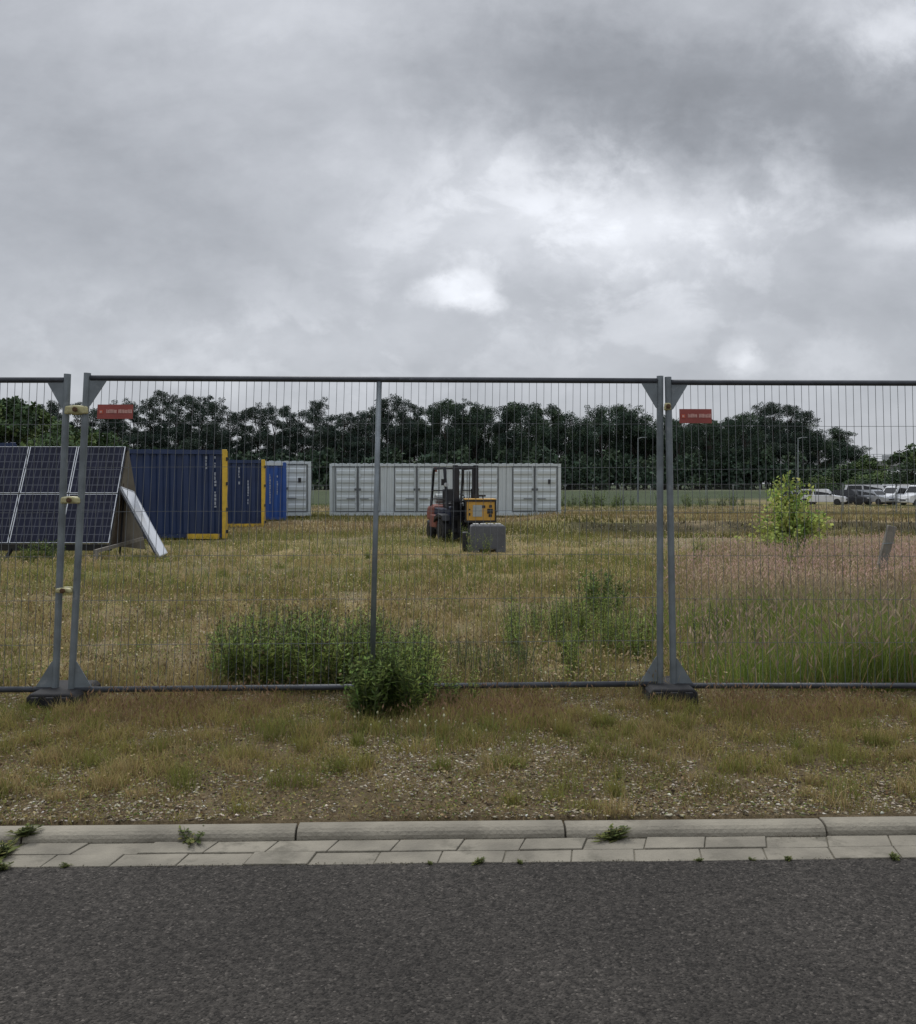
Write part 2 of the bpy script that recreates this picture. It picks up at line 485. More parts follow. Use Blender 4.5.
m2 = N.new('ShaderNodeMath'); m2.operation = 'MULTIPLY'; L.new(m1.outputs[0], m2.inputs[0]); L.new(fac[2], m2.inputs[1])
sv = N.new('ShaderNodeVectorMath'); sv.operation = 'SCALE'; L.new(at.outputs['Color'], sv.inputs[0]); L.new(m2.outputs[0], sv.inputs['Scale'])
L.new(sv.outputs[0], b.inputs['Base Color'])
bp = N.new('ShaderNodeBump'); bp.inputs['Strength'].default_value = .6; bp.inputs['Distance'].default_value = .03
L.new(fac[0], bp.inputs['Height']); L.new(bp.outputs[0], b.inputs['Normal'])
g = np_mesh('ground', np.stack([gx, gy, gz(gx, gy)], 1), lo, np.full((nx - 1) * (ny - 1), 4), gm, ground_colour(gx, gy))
tag(g, kind='structure')

# asphalt
rm = bpy.data.materials.new('asphalt'); rm.use_nodes = True
nt = rm.node_tree; N = nt.nodes; L = nt.links; b = N['Principled BSDF']; b.inputs['Roughness'].default_value = .9
b.inputs['Specular IOR Level'].default_value = .25
tc = N.new('ShaderNodeTexCoord')
vo = N.new('ShaderNodeTexVoronoi'); vo.inputs['Scale'].default_value = 150; L.new(tc.outputs['Object'], vo.inputs['Vector'])
sepc = N.new('ShaderNodeSeparateColor'); L.new(vo.outputs['Color'], sepc.inputs[0])
cr = N.new('ShaderNodeValToRGB')
for i, (p_, c_) in enumerate(((0, .017), (.3, .035), (.7, .05), (.95, .063), (1, .115))):
    e = cr.color_ramp.elements[i] if i < 2 else cr.color_ramp.elements.new(p_)
    e.position = p_; e.color = (c_ * .95, c_ * .85, c_ * .745, 1)
L.new(sepc.outputs[0], cr.inputs[0])
nz = N.new('ShaderNodeTexNoise'); nz.inputs['Scale'].default_value = 1.1; nz.inputs['Detail'].default_value = 7; nz.inputs['Roughness'].default_value = .65
L.new(tc.outputs['Object'], nz.inputs['Vector'])
rr = N.new('ShaderNodeMapRange'); rr.inputs[1].default_value = .3; rr.inputs[2].default_value = .7; rr.inputs[3].default_value = .74; rr.inputs[4].default_value = 1.22
L.new(nz.outputs['Fac'], rr.inputs[0])
nz2 = N.new('ShaderNodeTexNoise'); nz2.inputs['Scale'].default_value = 38; nz2.inputs['Detail'].default_value = 4
L.new(tc.outputs['Object'], nz2.inputs['Vector'])
r2 = N.new('ShaderNodeMapRange'); r2.inputs[1].default_value = .3; r2.inputs[2].default_value = .7; r2.inputs[3].default_value = .6; r2.inputs[4].default_value = 1.35
L.new(nz2.outputs['Fac'], r2.inputs[0])
mm = N.new('ShaderNodeMath'); mm.operation = 'MULTIPLY'; L.new(rr.outputs[0], mm.inputs[0]); L.new(r2.outputs[0], mm.inputs[1])
sv = N.new('ShaderNodeVectorMath'); sv.operation = 'SCALE'; L.new(cr.outputs[0], sv.inputs[0]); L.new(mm.outputs[0], sv.inputs['Scale'])
L.new(sv.outputs[0], b.inputs['Base Color'])
bp = N.new('ShaderNodeBump'); bp.inputs['Strength'].default_value = .8; bp.inputs['Distance'].default_value = .006
L.new(vo.outputs['Distance'], bp.inputs['Height']); bp.invert = True; L.new(bp.outputs[0], b.inputs['Normal'])
ROADZ = -.05
KT = Matrix.Rotation(math.atan(KA), 4, 'Z'); KT.translation = Vector((0, 3.73, 0))   # local: x along the kerb, y = 0 at kerb back
mb = MB(); mb.box(-400, 400, -7.5, -.345, -.25, ROADZ, T=KT); tag(mb.build('road', rm), kind='structure')
M['kerb'] = mat('kerb_concrete', (.222, .202, .16), .92, 0, .25, 4, .35, 70, dirt=((.15, .135, .105), 6, .53))
M['paver'] = mat('gutter_concrete', (.2, .182, .145), .92, 0, .28, 5, .35, 70, dirt=((.12, .11, .085), 7, .53))
M['joint'] = mat('joint_dirt', (.12, .108, .08), .95, 0, .3, 30)
mb = MB()
kx = [XP(p, 3.7) for p in (-1310, -1050, -785, -520, -255, 35, 299, 563, 822, 1085, 1350, 1610, 1870, 2130)]
prof = [(a_ - .022, b__) for a_, b__ in ((-.093, -.16), (-.093, -.046), (-.09, -.033), (-.081, -.021), (-.066, -.012), (-.046, -.008), (-.012, -.008), (0, -.014), (0, -.16))]
for i in range(len(kx) - 1):
    a, c = kx[i] + .004, kx[i + 1] - .004
    jz = random.uniform(-.003, .003); jy = random.uniform(-.003, .003)
    poly = [(p[0] + jy, p[1] + jz) for p in prof]
    n0 = len(mb.v)
    mb.v += [tuple(KT @ Vector((a, p[0], p[1]))) for p in poly] + [tuple(KT @ Vector((c, p[0], p[1]))) for p in poly]
    n = len(poly)
    for k in range(n):
        j = (k + 1) % n; mb.f.append((n0 + k, n0 + j, n0 + n + j, n0 + n + k)); mb.mi.append(0)
    mb.f.append(tuple(n0 + k for k in range(n))); mb.mi.append(0)
    mb.f.append(tuple(n0 + n + k for k in reversed(range(n)))); mb.mi.append(0)
tag(mb.build('kerb', M['kerb'], bevel=.004), kind='structure')
mb = MB()
mb.box(-60, 60, -.345, -.117, -.2, ROADZ - .004, 1, T=KT)
for r_, (y0, y1) in enumerate(((-.229, -.124), (-.34, -.233))):
    xx = -8 + r_ * .13
    while xx < 8:
        wd = .243 + random.uniform(-.012, .012)
        sk = .035 if r_ == 0 else .02
        dz = random.uniform(-.003, .003) + ROADZ + .002
        c = [(xx, y0, -.15), (xx + wd - .0045, y0, -.15), (xx + wd - .0045 + sk, y1, -.15), (xx + sk, y1, -.15)]
        c = [KT @ Vector(p) for p in c] + [KT @ Vector((p[0], p[1], dz + random.uniform(-.0015, .0015))) for p in c]
        mb.hexa(c, 0); xx += wd
tag(mb.build('gutter', [M['paver'], M['joint']], bevel=.003), kind='structure')


# ------------------------------------------------------------------ fence panels
def bil(c):
    bl, br, tl, tr = c

    def f(u, w, o=0):
        p = (bl * (1 - u) + br * u) * (1 - w) + (tl * (1 - u) + tr * u) * w
        return p + Vector((0, -o, 0))
    return f


def fence_panel(name, label, group, corners, W=3.5, sign=None, root_loc=None, rail_top=.985, wires=77, lo=.028, loose=True, post_top=True):
    f = bil(corners); Hh = 2.0
    e = thing(name, label, 'fence', root_loc or corners[0], 0, group)
    off = Vector(e.location)
    fx = lambda u, w, o=0: f(u, w, o) - off
    for u in (0, 1):
        m = MB(); m.tube(fx(u, 0), fx(u, 1.0), .021, n=12)
        m.tube(fx(u, -.035), fx(u, 0.0), .016, n=10)
        m.build('post', M['galv'], e, smooth=False)
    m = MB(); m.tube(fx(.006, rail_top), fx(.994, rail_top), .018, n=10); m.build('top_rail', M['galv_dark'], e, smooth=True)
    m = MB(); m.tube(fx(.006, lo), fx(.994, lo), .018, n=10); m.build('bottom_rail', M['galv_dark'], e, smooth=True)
    m = MB(); m.tube(fx(.502, lo + .01), fx(.502, rail_top - .008), .0165, n=10); m.build('centre_post', M['galv'], e, smooth=True)
    t = .006
    for (u, du, w, dw) in ((0, 1, rail_top, -1), (1, -1, rail_top, -1), (0, 1, lo, 1), (1, -1, lo, 1)):
        a = .019 / W; b_ = .12 / W; m = MB()
        pts = [(u + du * a, w + dw * .006), (u + du * b_, w + dw * .006), (u + du * b_ * .93, w + dw * .014), (u + du * a * 1.5, w + dw * .084), (u + du * a, w + dw * .088)]
        fr = [fx(p[0], p[1], .008) for p in pts]; bk = [fx(p[0], p[1], .008 - t) for p in pts]
        m.face(fr); m.face(list(reversed(bk)))
        for k in range(5):
            j = (k + 1) % 5; m.face([fr[k], bk[k], bk[j], fr[j]])
        m.build('corner_gusset', M['galv'], e)
    m = MB(); r = .0017
    for i in range(1, wires):
        u = i / wires; prev = None
        ph = random.uniform(0, 6)
        for k in range(7 if loose else 2):
            w = lo + (rail_top - lo) * k / (6 if loose else 1)
            jx = (random.uniform(-.0007, .0007) / 1 if (loose and 0 < k < 6) else 0) / W * 2
            p = fx(u + jx, w, .004)
            if prev is not None: m.tube(prev, p, r, n=4, cap=False)
            prev = p
    for k in range(1, 7):
        w = lo + (rail_top - lo) * k / 7; prev = None
        for i in range(15 if loose else 2):
            p = fx(i / (14 if loose else 1) * .99 + .005, w + (random.uniform(-.0012, .0012) if loose else 0), .0008)
            if prev is not None: m.tube(prev, p, r, n=4, cap=False)
            prev = p
    m.build('wire_mesh', M['wire'], e, fix=False)
    if sign:
        u0, u1, w0, w1 = sign
        m = MB(); o1, o0 = .016, .011
        m.hexa([fx(u0, w0, o1), fx(u1, w0, o1), fx(u1, w0, o0), fx(u0, w0, o0), fx(u0, w1, o1), fx(u1, w1, o1), fx(u1, w1, o0), fx(u0, w1, o0)])
        s = m.build('sign_plate', M['red_sign'], e)
        m = MB(); rs = random.Random(3)

        def sq(a, b_, c, d_, o=.0185, mi=0):
            U = lambda q_: u0 + (u1 - u0) * q_
            Wv = lambda q_: w0 + (w1 - w0) * q_
            p = [fx(U(a), Wv(c), o), fx(U(b_), Wv(c), o), fx(U(b_), Wv(d_), o), fx(U(a), Wv(d_), o)]
            m.hexa([p[0], p[1], p[1] + Vector((0, .002, 0)), p[0] + Vector((0, .002, 0)), p[3], p[2], p[2] + Vector((0, .002, 0)), p[3] + Vector((0, .002, 0))], mi)
        x = .26
        while x < .95:                                  # a line of small worn print, unreadable in the photograph
            wd = rs.uniform(.022, .036)
            if rs.random() > .08: sq(x, x + wd, .4, .63 + rs.choice((0, .03)))
            x += wd + .012
        sq(.06, .17, .36, .62, mi=1); sq(.08, .14, .42, .56, o=.020)
        m.build('sign_print', [M['sign_pale'], M['sign_orange']], e)
        s['label'] = 'red plate with a worn pale line of print'
    return e


YL, YR = 5.59, 5.77
cz = lambda px, py, Y: P(px, py, Y)
HGT = 328 / F * YL
G1 = 'temporary mesh fence panels along the verge'
mid = [cz(71, 699, 5.59), cz(660, 692.5, 5.77), cz(87.5, 373, 5.59), cz(660, 376, 5.77)]
fence_panel('mesh_fence', 'middle wire mesh fence panel with red sign at its upper left and weeds below', G1, mid, sign=(.0215, .0815, .859, .903), rail_top=.9845)
rgt = [cz(673.5, 692, 5.76), cz(1250, 692, 5.74), cz(668, 377, 5.76), cz(1238, 379, 5.74)]
fence_panel('mesh_fence', 'right-hand wire mesh fence panel with red sign beside tall green grass', G1, rgt, sign=(.018, .0745, .853, .898), rail_top=.983, lo=.02)
lft = [cz(-524, 702, 5.55), cz(55, 699, 5.62), cz(-508, 373, 5.55), cz(67.5, 374, 5.62)]
fence_panel('mesh_fence', 'left wire mesh fence panel without a sign, in front of the solar array', G1, lft, rail_top=.981, lo=.03)

# rubber feet
def fence_foot(px, Y, label, w=.31):
    x = XP(px, Y); z = gz1(x, Y)
    e = thing('rubber_block', label, 'rubber block', (x, Y, z), 0, 'rubber feet under the fence posts')
    m = MB()
    poly = [(-w / 2, 0), (w / 2, 0), (w / 2 - .008, .075), (w / 2 - .03, .1), (-w / 2 + .03, .1), (-w / 2 + .008, .075)]
    m.prism(poly, -.16, .24); m.build('block', M['rubber'], e, bevel=.012)
    for k in (-1, 0, 1):
        m = MB(); m.box(k * .09 - .024, k * .09 + .024, -.18, -.161, .02, .082); m.build('rib', M['rubber'], e, bevel=.004)
fence_foot(62, 5.6, 'black rubber foot under the two spaced posts at left')
fence_foot(668, 5.75, 'black rubber foot under the close pair of posts right of centre')
fence_foot(-520, 5.55, 'black rubber foot at the outer end of the left panel')


def fence_clamp(pa, pb, Y, label, h=.05, cat='clamp'):
    a = P(*pa, Y - .012); c = P(*pb, Y - .012); mid_ = (a + c) / 2; Lc = (c - a).length
    e = thing('fence_clamp', label, cat, mid_, 0, 'yellow clamps joining the fence posts')
    m = MB(); m.prism([(-Lc / 2 - .012, -h * .5), (Lc / 2 + .012, -h * .46), (Lc / 2 + .008, h * .35), (.012, h * .5), (-.018, h * .5), (-Lc / 2 - .008, h * .38)], -.034, -.012); m.build('clamp_jaw', M['clamp'], e, bevel=.009)
    m = MB(); m.box(-Lc / 2 + .01, Lc / 2 - .01, .03, .045, -h / 2, h / 2); m.build('clamp_jaw', M['clamp'], e, bevel=.006)
    m = MB(); m.tube((0, -.055, 0), (0, .05, 0), .008, n=6); m.tube((0, -.052, 0), (0, -.04, 0), .016, n=6); m.build('bolt', M['clamp_dark'], e)
fence_clamp((68, 410), (88, 410), 5.6, 'topmost yellow clamp between the two left posts', .055)
fence_clamp((64, 500), (80, 500), 5.6, 'pale yellow clamp halfway up the two left posts', .045)
fence_clamp((59, 590), (72, 590), 5.6, 'lowest pale clamp on the two left posts', .032)
fence_clamp((665, 407), (668.5, 407), 5.72, 'small yellow clamp on the close pair of posts under the gussets', .045)

# far line of mesh fence
FG = 'far mesh fence panels beyond the site'
Yf = 58.0
x0 = XP(285, Yf)
proto = None
for i in range(12):
    x = x0 + i * 3.56; yy = Yf + (i % 3) * .25 + (2.0 if i > 8 else 0) * .3
    if proto is None:
        z = -.68
        proto = fence_panel('mesh_fence', 'far wire mesh fence panel behind the pale containers and grassy site', FG,
                            [Vector((0, 0, 0)), Vector((3.5, 0, 0)), Vector((0, 0, 2)), Vector((3.5, 0, 2))], loose=False, root_loc=(0, 0, 0))
        o = proto
    else:
        o = copy_tree(proto)
    o.location = (x, yy, gz1(x, yy) + .06); o.rotation_euler = (0, R(random.uniform(-.6, .6)), R(random.uniform(-2, 2)))
    cx = 458 + (x + 1.75) / yy * F
    o['label'] = ('far mesh fence panel mostly hidden behind the pale containers' if cx < 565 else
                  'far mesh fence panel standing before the green field' if cx < 770 else 'far mesh fence panel in front of the parked vehicles')
    o['group'] = 'far fence panels ' + ('behind containers' if cx < 565 else 'before the field' if cx < 770 else 'before the vehicles')


# ------------------------------------------------------------------ containers
def corr(m, x0, x1, y, z0, z1, pitch=.36, dep=.06, mi=0, axis='x'):
    """trapezoid corrugated sheet, facing -y (axis x) or +x (axis y)"""
    n = max(1, round((x1 - x0) / pitch)); p = (x1 - x0) / n
    pr = []
    for i in range(n):
        a = x0 + i * p
        pr += [(a, 0), (a + .36 * p, 0), (a + .5 * p, dep), (a + .86 * p, dep)]
    pr.append((x1, 0))
    for (a, da), (c, dc) in zip(pr[:-1], pr[1:]):
        if axis == 'x': m.face([(a, y + da, z0), (c, y + dc, z0), (c, y + dc, z1), (a, y + da, z1)], mi)
        else: m.face([(y - da, a, z0), (y - dc, c, z0), (y - dc, c, z1), (y - da, a, z1)], mi)


def lettering(m, x, z1, z0, y, seed, w=.06):
    r = random.Random(seed); z = z1
    while z > z0:
        h = r.uniform(.05, .11)
        if r.random() > .15:
            m.box(x, x + w * r.uniform(.5, 1), y - .004, y, z - h, z)
        z -= h + .025


def blue_container(name, label, xr, Y, zb, Wd, H, D, paint, post_mat=None, letters=(), base=None, yaw=0, group=None, top=None):
    e = thing(name, label, 'container', (xr, Y, zb), yaw, group)
    m = MB(); pw = .14 if post_mat else .14
    corr(m, -Wd + pw, -pw, .03, .16, H - .12)
    corr(m, .04, D - .04, -.03, .16, H - .12, axis='y')
    m.box(-Wd + .01, -.1, .1, D, .1, H - .03)
    m.build('wall', paint, e)
    m = MB(); m.box(-Wd, 0, .0, .07, H - .12, H); m.box(-.07, 0, .07, D, H - .12, H); m.box(-Wd, -Wd + pw, 0, .1, 0, H - .12)
    for i in range(int(Wd / .5)): m.box(-Wd + .2 + i * .5, -Wd + .4 + i * .5, .1, D - .1, H - .03, H + .01)
    m.build('top_rail', top or paint, e)
    pm = post_mat or paint
    m = MB(); m.box(-pw, .0, -.012, .12, 0.0, H + .02); m.box(-pw * .55, .02, .12, .25, .05, H - .02)
    p = m.build('corner_post', pm, e, bevel=.01)
    if post_mat:
        for k in (.08, .33, .62, .9):
            mm_ = MB(); mm_.box(-.03, .035, -.04, .05, H * k - .05, H * k + .05); mm_.build('hinge', M['black'], p)
    m = MB(); m.box(-Wd + pw, -pw, -.004, .1, .04, .15); m.build('bottom_rail', base or pm, e)
    m = MB(); m.box(-Wd + .1, -.05, .3, .5, -.15, .0); m.box(-Wd + .1, -.05, D - .5, D - .3, -.15, 0); m.build('skid', M['black'], e)
    if letters:
        for i, (x, a, c) in enumerate(letters):
            m = MB(); lettering(m, x, H * a, H * c, .026, 11 + i * 7 + int(Y)); m.build('lettering', M['white_line'], e)
    return e


BG = 'dark blue containers in a row at left'
zY = lambda py, Y: ZP(py, Y)
# nearest (mostly hidden by the solar array), then the row
blue_container('blue_container', 'navy container whose top corner shows above the solar array at left edge', XP(16, 24), 24, gz1(-12, 24), 6.06, zY(443, 24) + .3, 2.44, M['blue'], yaw=R(26), group=BG)
blue_container('blue_container', 'large navy container with yellow corner post beside the plywood-sided solar array', XP(227, 27), 27, zY(538.5, 27), 6.06, 2.6, 2.44, M['blue'], M['yellow'],
               [(-.62, .93, .78), (-.36, .93, .35), (-.5, .1, .06)], base=M['blue'], yaw=R(15.5), group=BG)
blue_container('blue_container', 'second navy container with yellow post and yellow bottom rail', XP(265, 35.4), 35.4, zY(527.5, 35.4), 6.06, 2.6, 2.44, M['blue'], M['yellow'],
               [(-1.0, .9, .65), (-.66, .7, .35)], yaw=R(13), group=BG)
blue_container('blue_container', 'brighter blue container with white upright lettering against the white one', XP(286, 40.5), 40.5, zY(520.5, 40.5), 6.06, 2.55, 2.44, M['blue_bright'], None,
               [(-.72, .8, .3), (-.4, .78, .45)], yaw=R(12), group=BG, top=M['white'])
# long yellow kerb rail in the grass under the first blue container
m = MB(); m.box(-.9, 0, 0, .14, 0.06, .2); o = m.build('yellow_beam', M['yellow'])
o.location = (XP(218, 26.6), 26.6, gz1(-7, 26.6) - .02)
tag(o, 'low yellow steel beam lying in the grass below the large navy container', 'beam')


def door_leaf(m_parent, x0, x1, z0, z1, y, hinge_left, paper=False):
    m = MB(); m.box(x0, x1, y, y + .05, z0, z1)
    n = 5; zz = (z1 - z0 - .1) / n
    for i in range(n):
        a = z0 + .05 + i * zz
        p = [(y - .0, a + zz * .12), (y - .035, a + zz * .3), (y - .035, a + zz * .62), (y, a + zz * .8)]
        for (ya, za), (yb, zb_) in zip(p[:-1], p[1:]): m.face([(x0 + .07, ya, za), (x1 - .07, ya, za), (x1 - .07, yb, zb_), (x0 + .07, yb, zb_)])
        for xx in (x0 + .07, x1 - .07): m.face([(xx, q[0], q[1]) for q in p])
    d_ = m.build('door', M['white'], m_parent)
    m = MB(); t = .035
    m.box(x0, x0 + t, y - .006, y, z0, z1); m.box(x1 - t, x1, y - .006, y, z0, z1); m.box(x0 + t, x1 - t, y - .006, y, z1 - t, z1); m.box(x0 + t, x1 - t, y - .006, y, z0, z0 + t)
    m.build('seal', M['white_dark'], d_)
    xi = x1 - .1 if hinge_left else x0 + .1
    m = MB(); m.tube((xi, y - .05, z0 - .03), (xi, y - .05, z1 + .03), .02, n=6)
    for k in (.2, .8): m.box(xi - .04, xi + .04, y - .06, y - .006, z0 + (z1 - z0) * k - .03, z0 + (z1 - z0) * k + .03)
    m.build('lock_rod', M['white'], d_)
    s = -1 if hinge_left else 1
    m = MB(); m.box(min(xi, xi + s * .45), max(xi, xi + s * .45), y - .075, y - .045, z0 + (z1 - z0) * .28, z0 + (z1 - z0) * .28 + .035); m.box(xi - .05, xi + .05, y - .08, y - .04, z0 + (z1 - z0) * .47, z0 + (z1 - z0) * .52)
    m.build('handle', M['white_dark'], d_)
    if paper:
        m = MB(); m.box((x0 + x1) / 2 + .1, (x0 + x1) / 2 + .24, y - .042, y - .038, z0 + (z1 - z0) * .62, z0 + (z1 - z0) * .72); m.build('notice', M['black'], d_)


def white_container(name, label, x0, Y, zb, Wd, H, D, pairs, yaw=0):
    e = thing(name, label, 'container', (x0, Y, zb), yaw)
    m = MB(); m.box(.02, Wd - .02, .12, D, .1, H - .02)
    corr(m, .1, D - .1, Wd, .16, H - .12, axis='y')
    last = .14
    for (a, c) in pairs + [(Wd - .14, None)]:
        if a - last > .25: corr(m, last, a, .05, .16, H - .1, pitch=.2, dep=.03)
        last = c
    m.build('wall', M['white'], e)
    m = MB(); m.box(0, Wd, 0, .09, H - .12, H); m.box(0, Wd, 0.0, .09, 0, .16); m.box(0, .14, 0, .1, .16, H - .12); m.box(Wd - .14, Wd, 0, .1, .16, H - .12)
    for s in (0, Wd - .07): m.box(s, s + .07, .09, D, H - .12, H); m.box(s, s + .07, .09, D, 0, .16)
    k = int(Wd / .4)
    for i in range(k): m.box(.1 + i * (Wd - .3) / k, .1 + i * (Wd - .3) / k + .2, .02, D, H - .002, H + .025)
    m.build('frame', M['white'], e)
    for i, (a, c) in enumerate(pairs):
        mid_ = (a + c) / 2
        door_leaf(e, a + .02, mid_ - .012, .2, H - .16, .03, True)
        door_leaf(e, mid_ + .012, c - .02, .2, H - .16, .03, False, paper=(i == len(pairs) - 1))
    return e


Yw = 46.6; k_ = Yw / F
prs = [((335 + 59 * i - 329.5) * k_, (380.5 + 59 * i - 329.5) * k_) for i in range(4)]
white_container('white_container', 'long pale grey container with four pairs of doors behind the forklift', XP(329.5, Yw), Yw, zY(515.5, Yw), 231.5 * k_, 2.63, 2.44, prs)
Yq = 44.0; k2 = Yq / F
white_container('white_container', 'short pale container end with double doors right of the bright blue one', XP(259, Yq), Yq, zY(516, Yq), 51.5 * k2, 2.63, 6.0, [(.12, 2.3)], yaw=R(10.5))


# ------------------------------------------------------------------ solar array
def cells(m, A, B, C, D_, nx_, ny_, fr=.018):
    """module between corners A (bottom left) B C D, lines as thin raised strips; material 0 cell, 1 line, 2 frame"""
    A, B, C, D_ = map(Vector, (A, B, C, D_)); nrm = (B - A).cross(D_ - A).normalized()
    pt = lambda u, w: (A * (1 - u) + B * u) * (1 - w) + (D_ * (1 - u) + C * u) * w

    def slab(u0, u1, w0, w1, o0, o1, mi):
        m.hexa([pt(u0, w0) + nrm * o0, pt(u1, w0) + nrm * o0, pt(u1, w1) + nrm * o0, pt(u0, w1) + nrm * o0,
                pt(u0, w0) + nrm * o1, pt(u1, w0) + nrm * o1, pt(u1, w1) + nrm * o1, pt(u0, w1) + nrm * o1], mi)
    slab(0, 1, 0, 1, -.035, 0, 0)
    for i in range(1, nx_): slab(i / nx_ - .007, i / nx_ + .007, .01, .99, 0, .0015, 1)
    for j in range(1, ny_): slab(.01, .99, j / ny_ - .009, j / ny_ + .009, .0, .0022, 1)
    for s in ((0, fr, 0, 1), (1 - fr, 1, 0, 1), (fr, 1 - fr, 0, fr * .5), (fr, 1 - fr, 1 - fr * .5, 1)): slab(*s, -.04, .006, 2)


e = thing('solar_array', 'ground-mounted array of dark solar panels with a plywood side at left', 'solar array', (-7.45, 20.0, gz1(-7.45, 20)))
off = Vector(e.location)
XR = -7.45; cw = 1.082
bt = Vector((0, 19.6, ZP(543.5, 19.6))); tp = Vector((0, 20.6, ZP(446, 20.6)))
for i in range(4):
    for j in range(2):
        xa, xb = XR - (i + 1) * cw + .012, XR - i * cw - .012
        lo_, hi_ = bt.lerp(tp, j * .5 + .006), bt.lerp(tp, j * .5 + .494)
        m = MB()
        cells(m, Vector((xa, lo_.y, lo_.z)) - off, Vector((xb, lo_.y, lo_.z)) - off, Vector((xb, hi_.y, hi_.z)) - off, Vector((xa, hi_.y, hi_.z)) - off, 9, 6)
        m.build('solar_panel', [M['cell'], M['cellline'], M['alu']], e)
m = MB()
zb = ZP(549, 21.7)
a, b_, c = Vector((XR, 19.7, bt.z - .05)), Vector((XR, 21.9, zb - .02)), Vector((XR, 20.75, tp.z - .02))
for s in (0, .02):
    pass
tri = [a, b_, c]
fr = [p + Vector((-.012, 0, 0)) - off for p in tri]; bk = [p + Vector((-.04, 0, 0)) - off for p in tri]
m.face(fr); m.face(bk[::-1])
for k in range(3): m.face([fr[k], bk[k], bk[(k + 1) % 3], fr[(k + 1) % 3]])
m.build('side_board', M['ply'], e)
m = MB()
tri = [a + Vector((0, .06, .03)), a + Vector((0, .75, .03)), a.lerp(c, .62) + Vector((0, .1, 0))]
fr = [p + Vector((.004, 0, 0)) - off for p in tri]; bk = [p + Vector((-.01, 0, 0)) - off for p in tri]
m.face(fr); m.face(bk[::-1])
for k in range(3): m.face([fr[k], bk[k], bk[(k + 1) % 3], fr[(k + 1) % 3]])
m.build('brown_board', M['wood_brown'], e)
m = MB(); m.bar(Vector((XR, 19.72, bt.z - .09)) - off, Vector((XR - 4 * cw, 19.72, bt.z - .09)) - off, .06, .14); m.build('base_beam', M['black'], e)
m = MB(); m.bar(Vector((XR - 4 * cw, 20.7, tp.z - .06)) - off, Vector((XR, 20.7, tp.z - .06)) - off, .06, .08)
for i in range(5): m.bar(Vector((XR - .05 - i * cw, 20.72, tp.z - .08)) - off, Vector((XR - .05 - i * cw, 21.8, zb)) - off, .05, .05)
m.build('back_frame', M['steel_dark'], e)
gl = lambda y: gz1(XR, y) - .1
m = MB(); m.bar(P(97, 550, 18.6) - off, P(94, 576, 18.5) - off, .05, .06); m.build('leg', M['wood'], e)
for i, px in enumerate((49, 7, -38)):
    x = XP(px, 19.5)
    m = MB(); m.bar(Vector((x, 19.72, bt.z - .12)) - off, Vector((x - .09, 19.45, gl(19.5))) - off, .055, .055); m.build('leg', M['wood'] if i in (0, 2) else M['steel_dark'], e)
m = MB(); m.bar(P(95, 551.5, 18.57) - off, P(143, 538.5, 21.3) - off, .05, .07); m.build('brace', M['wood'], e)
m = MB(); m.tube(Vector((XR + .03, 20.35, ZP(497, 20.3))) - off, Vector((XR + .1, 19.9, gl(19.9))) - off, .022, n=6); m.build('leg', M['black'], e)

pa, pb = P(121, 486.5, 20.1), P(134, 491.5, 20.95)
pc, pd = P(167.6, 553, 20.15), P(160, 557, 19.5)
e = thing('solar_module', 'single solar panel leaning outward beside the array, its face painted pale as reflected sky', 'solar panel', (pd + pc) / 2)
off = Vector(e.location)
m = MB(); cells(m, pd - off, pc - off, pb - off, pa - off, 1, 1, .03); o = m.build('panel_face', [mat('painted_sky_reflection', (.5, .53, .58), .12, 0, .05, 3), mat('painted_reflection_line', (.4, .45, .53), .2), M['alu']], e)  # sky reflection is painted into the pale base colour of the face
m = MB(); nrm = (pc - pd).cross(pa - pd).normalized()
q0 = [pd - off, pc - off, pb - off, pa - off]
m.hexa([p - nrm * .075 for p in q0] + [p - nrm * .042 for p in q0]); m.build('back_sheet', M['steel_dark'], e)
for t in (0.12, .88):
    p = pd.lerp(pc, t); p2 = pa.lerp(pb, t).lerp(p, .25)
    m = MB(); m.bar(p - nrm * .06 - off, Vector((p.x + .05, p.y, gz1(p.x, p.y) - .1)) - off, .04, .04); m.build('leg', M['wood'], e)


# ------------------------------------------------------------------ forklift
def wheel(parent, x, y, z, r, w):
    m = MB(); m.tube((x, y - w / 2, z), (x, y + w / 2, z), r, n=20); t = m.build('wheel', M['rubber'], parent, bevel=.03)
    m = MB(); m.tube((x, y - w / 2 - .012, z), (x, y + w / 2 + .012, z), r * .52, n=14); m.build('rim', M['steel_dark'], t)


FX = XP(461, 26.3)
fk = thing('forklift', 'dark forklift truck with orange rear and raised mast standing in the grass', 'forklift', (FX, 26.3, gz1(FX, 26.3)), R(-70))
m = MB()
for s in (-1, 1):
    m.box(.30, .44, s * .31 - .055, s * .31 + .055, .08, 2.17); m.box(.34, .42, s * .235 - .03, s * .235 + .03, .12, 2.1)
    m.tube((.27, s * .23, .2), (.27, s * .23, 1.5), .03, n=8)
m.box(.3, .4, -.36, .36, 2.05, 2.15); m.box(.3, .36, -.3, .3, .95, 1.02); m.box(.3, .36, -.3, .3, .15, .28)
m.build('mast', M['steel_dark'], fk)
m = MB(); m.tube((.37, .05, .4), (.37, .05, 2.0), .012, n=6); m.tube((.37, -.05, .4), (.37, -.05, 2.0), .012, n=6); m.build('chain', M['black'], fk)
m = MB(); m.box(.45, .51, -.46, .46, .28, .38); m.box(.45, .51, -.46, .46, .62, .72); m.box(.45, .5, -.46, -.4, .38, .62); m.box(.45, .5, .4, .46, .38, .62)
m.build('carriage', M['steel_dark'], fk)
m = MB()
for y in (-.45, -.22, .0, .22, .45): m.box(.455, .485, y - .014, y + .014, .72, 1.12)
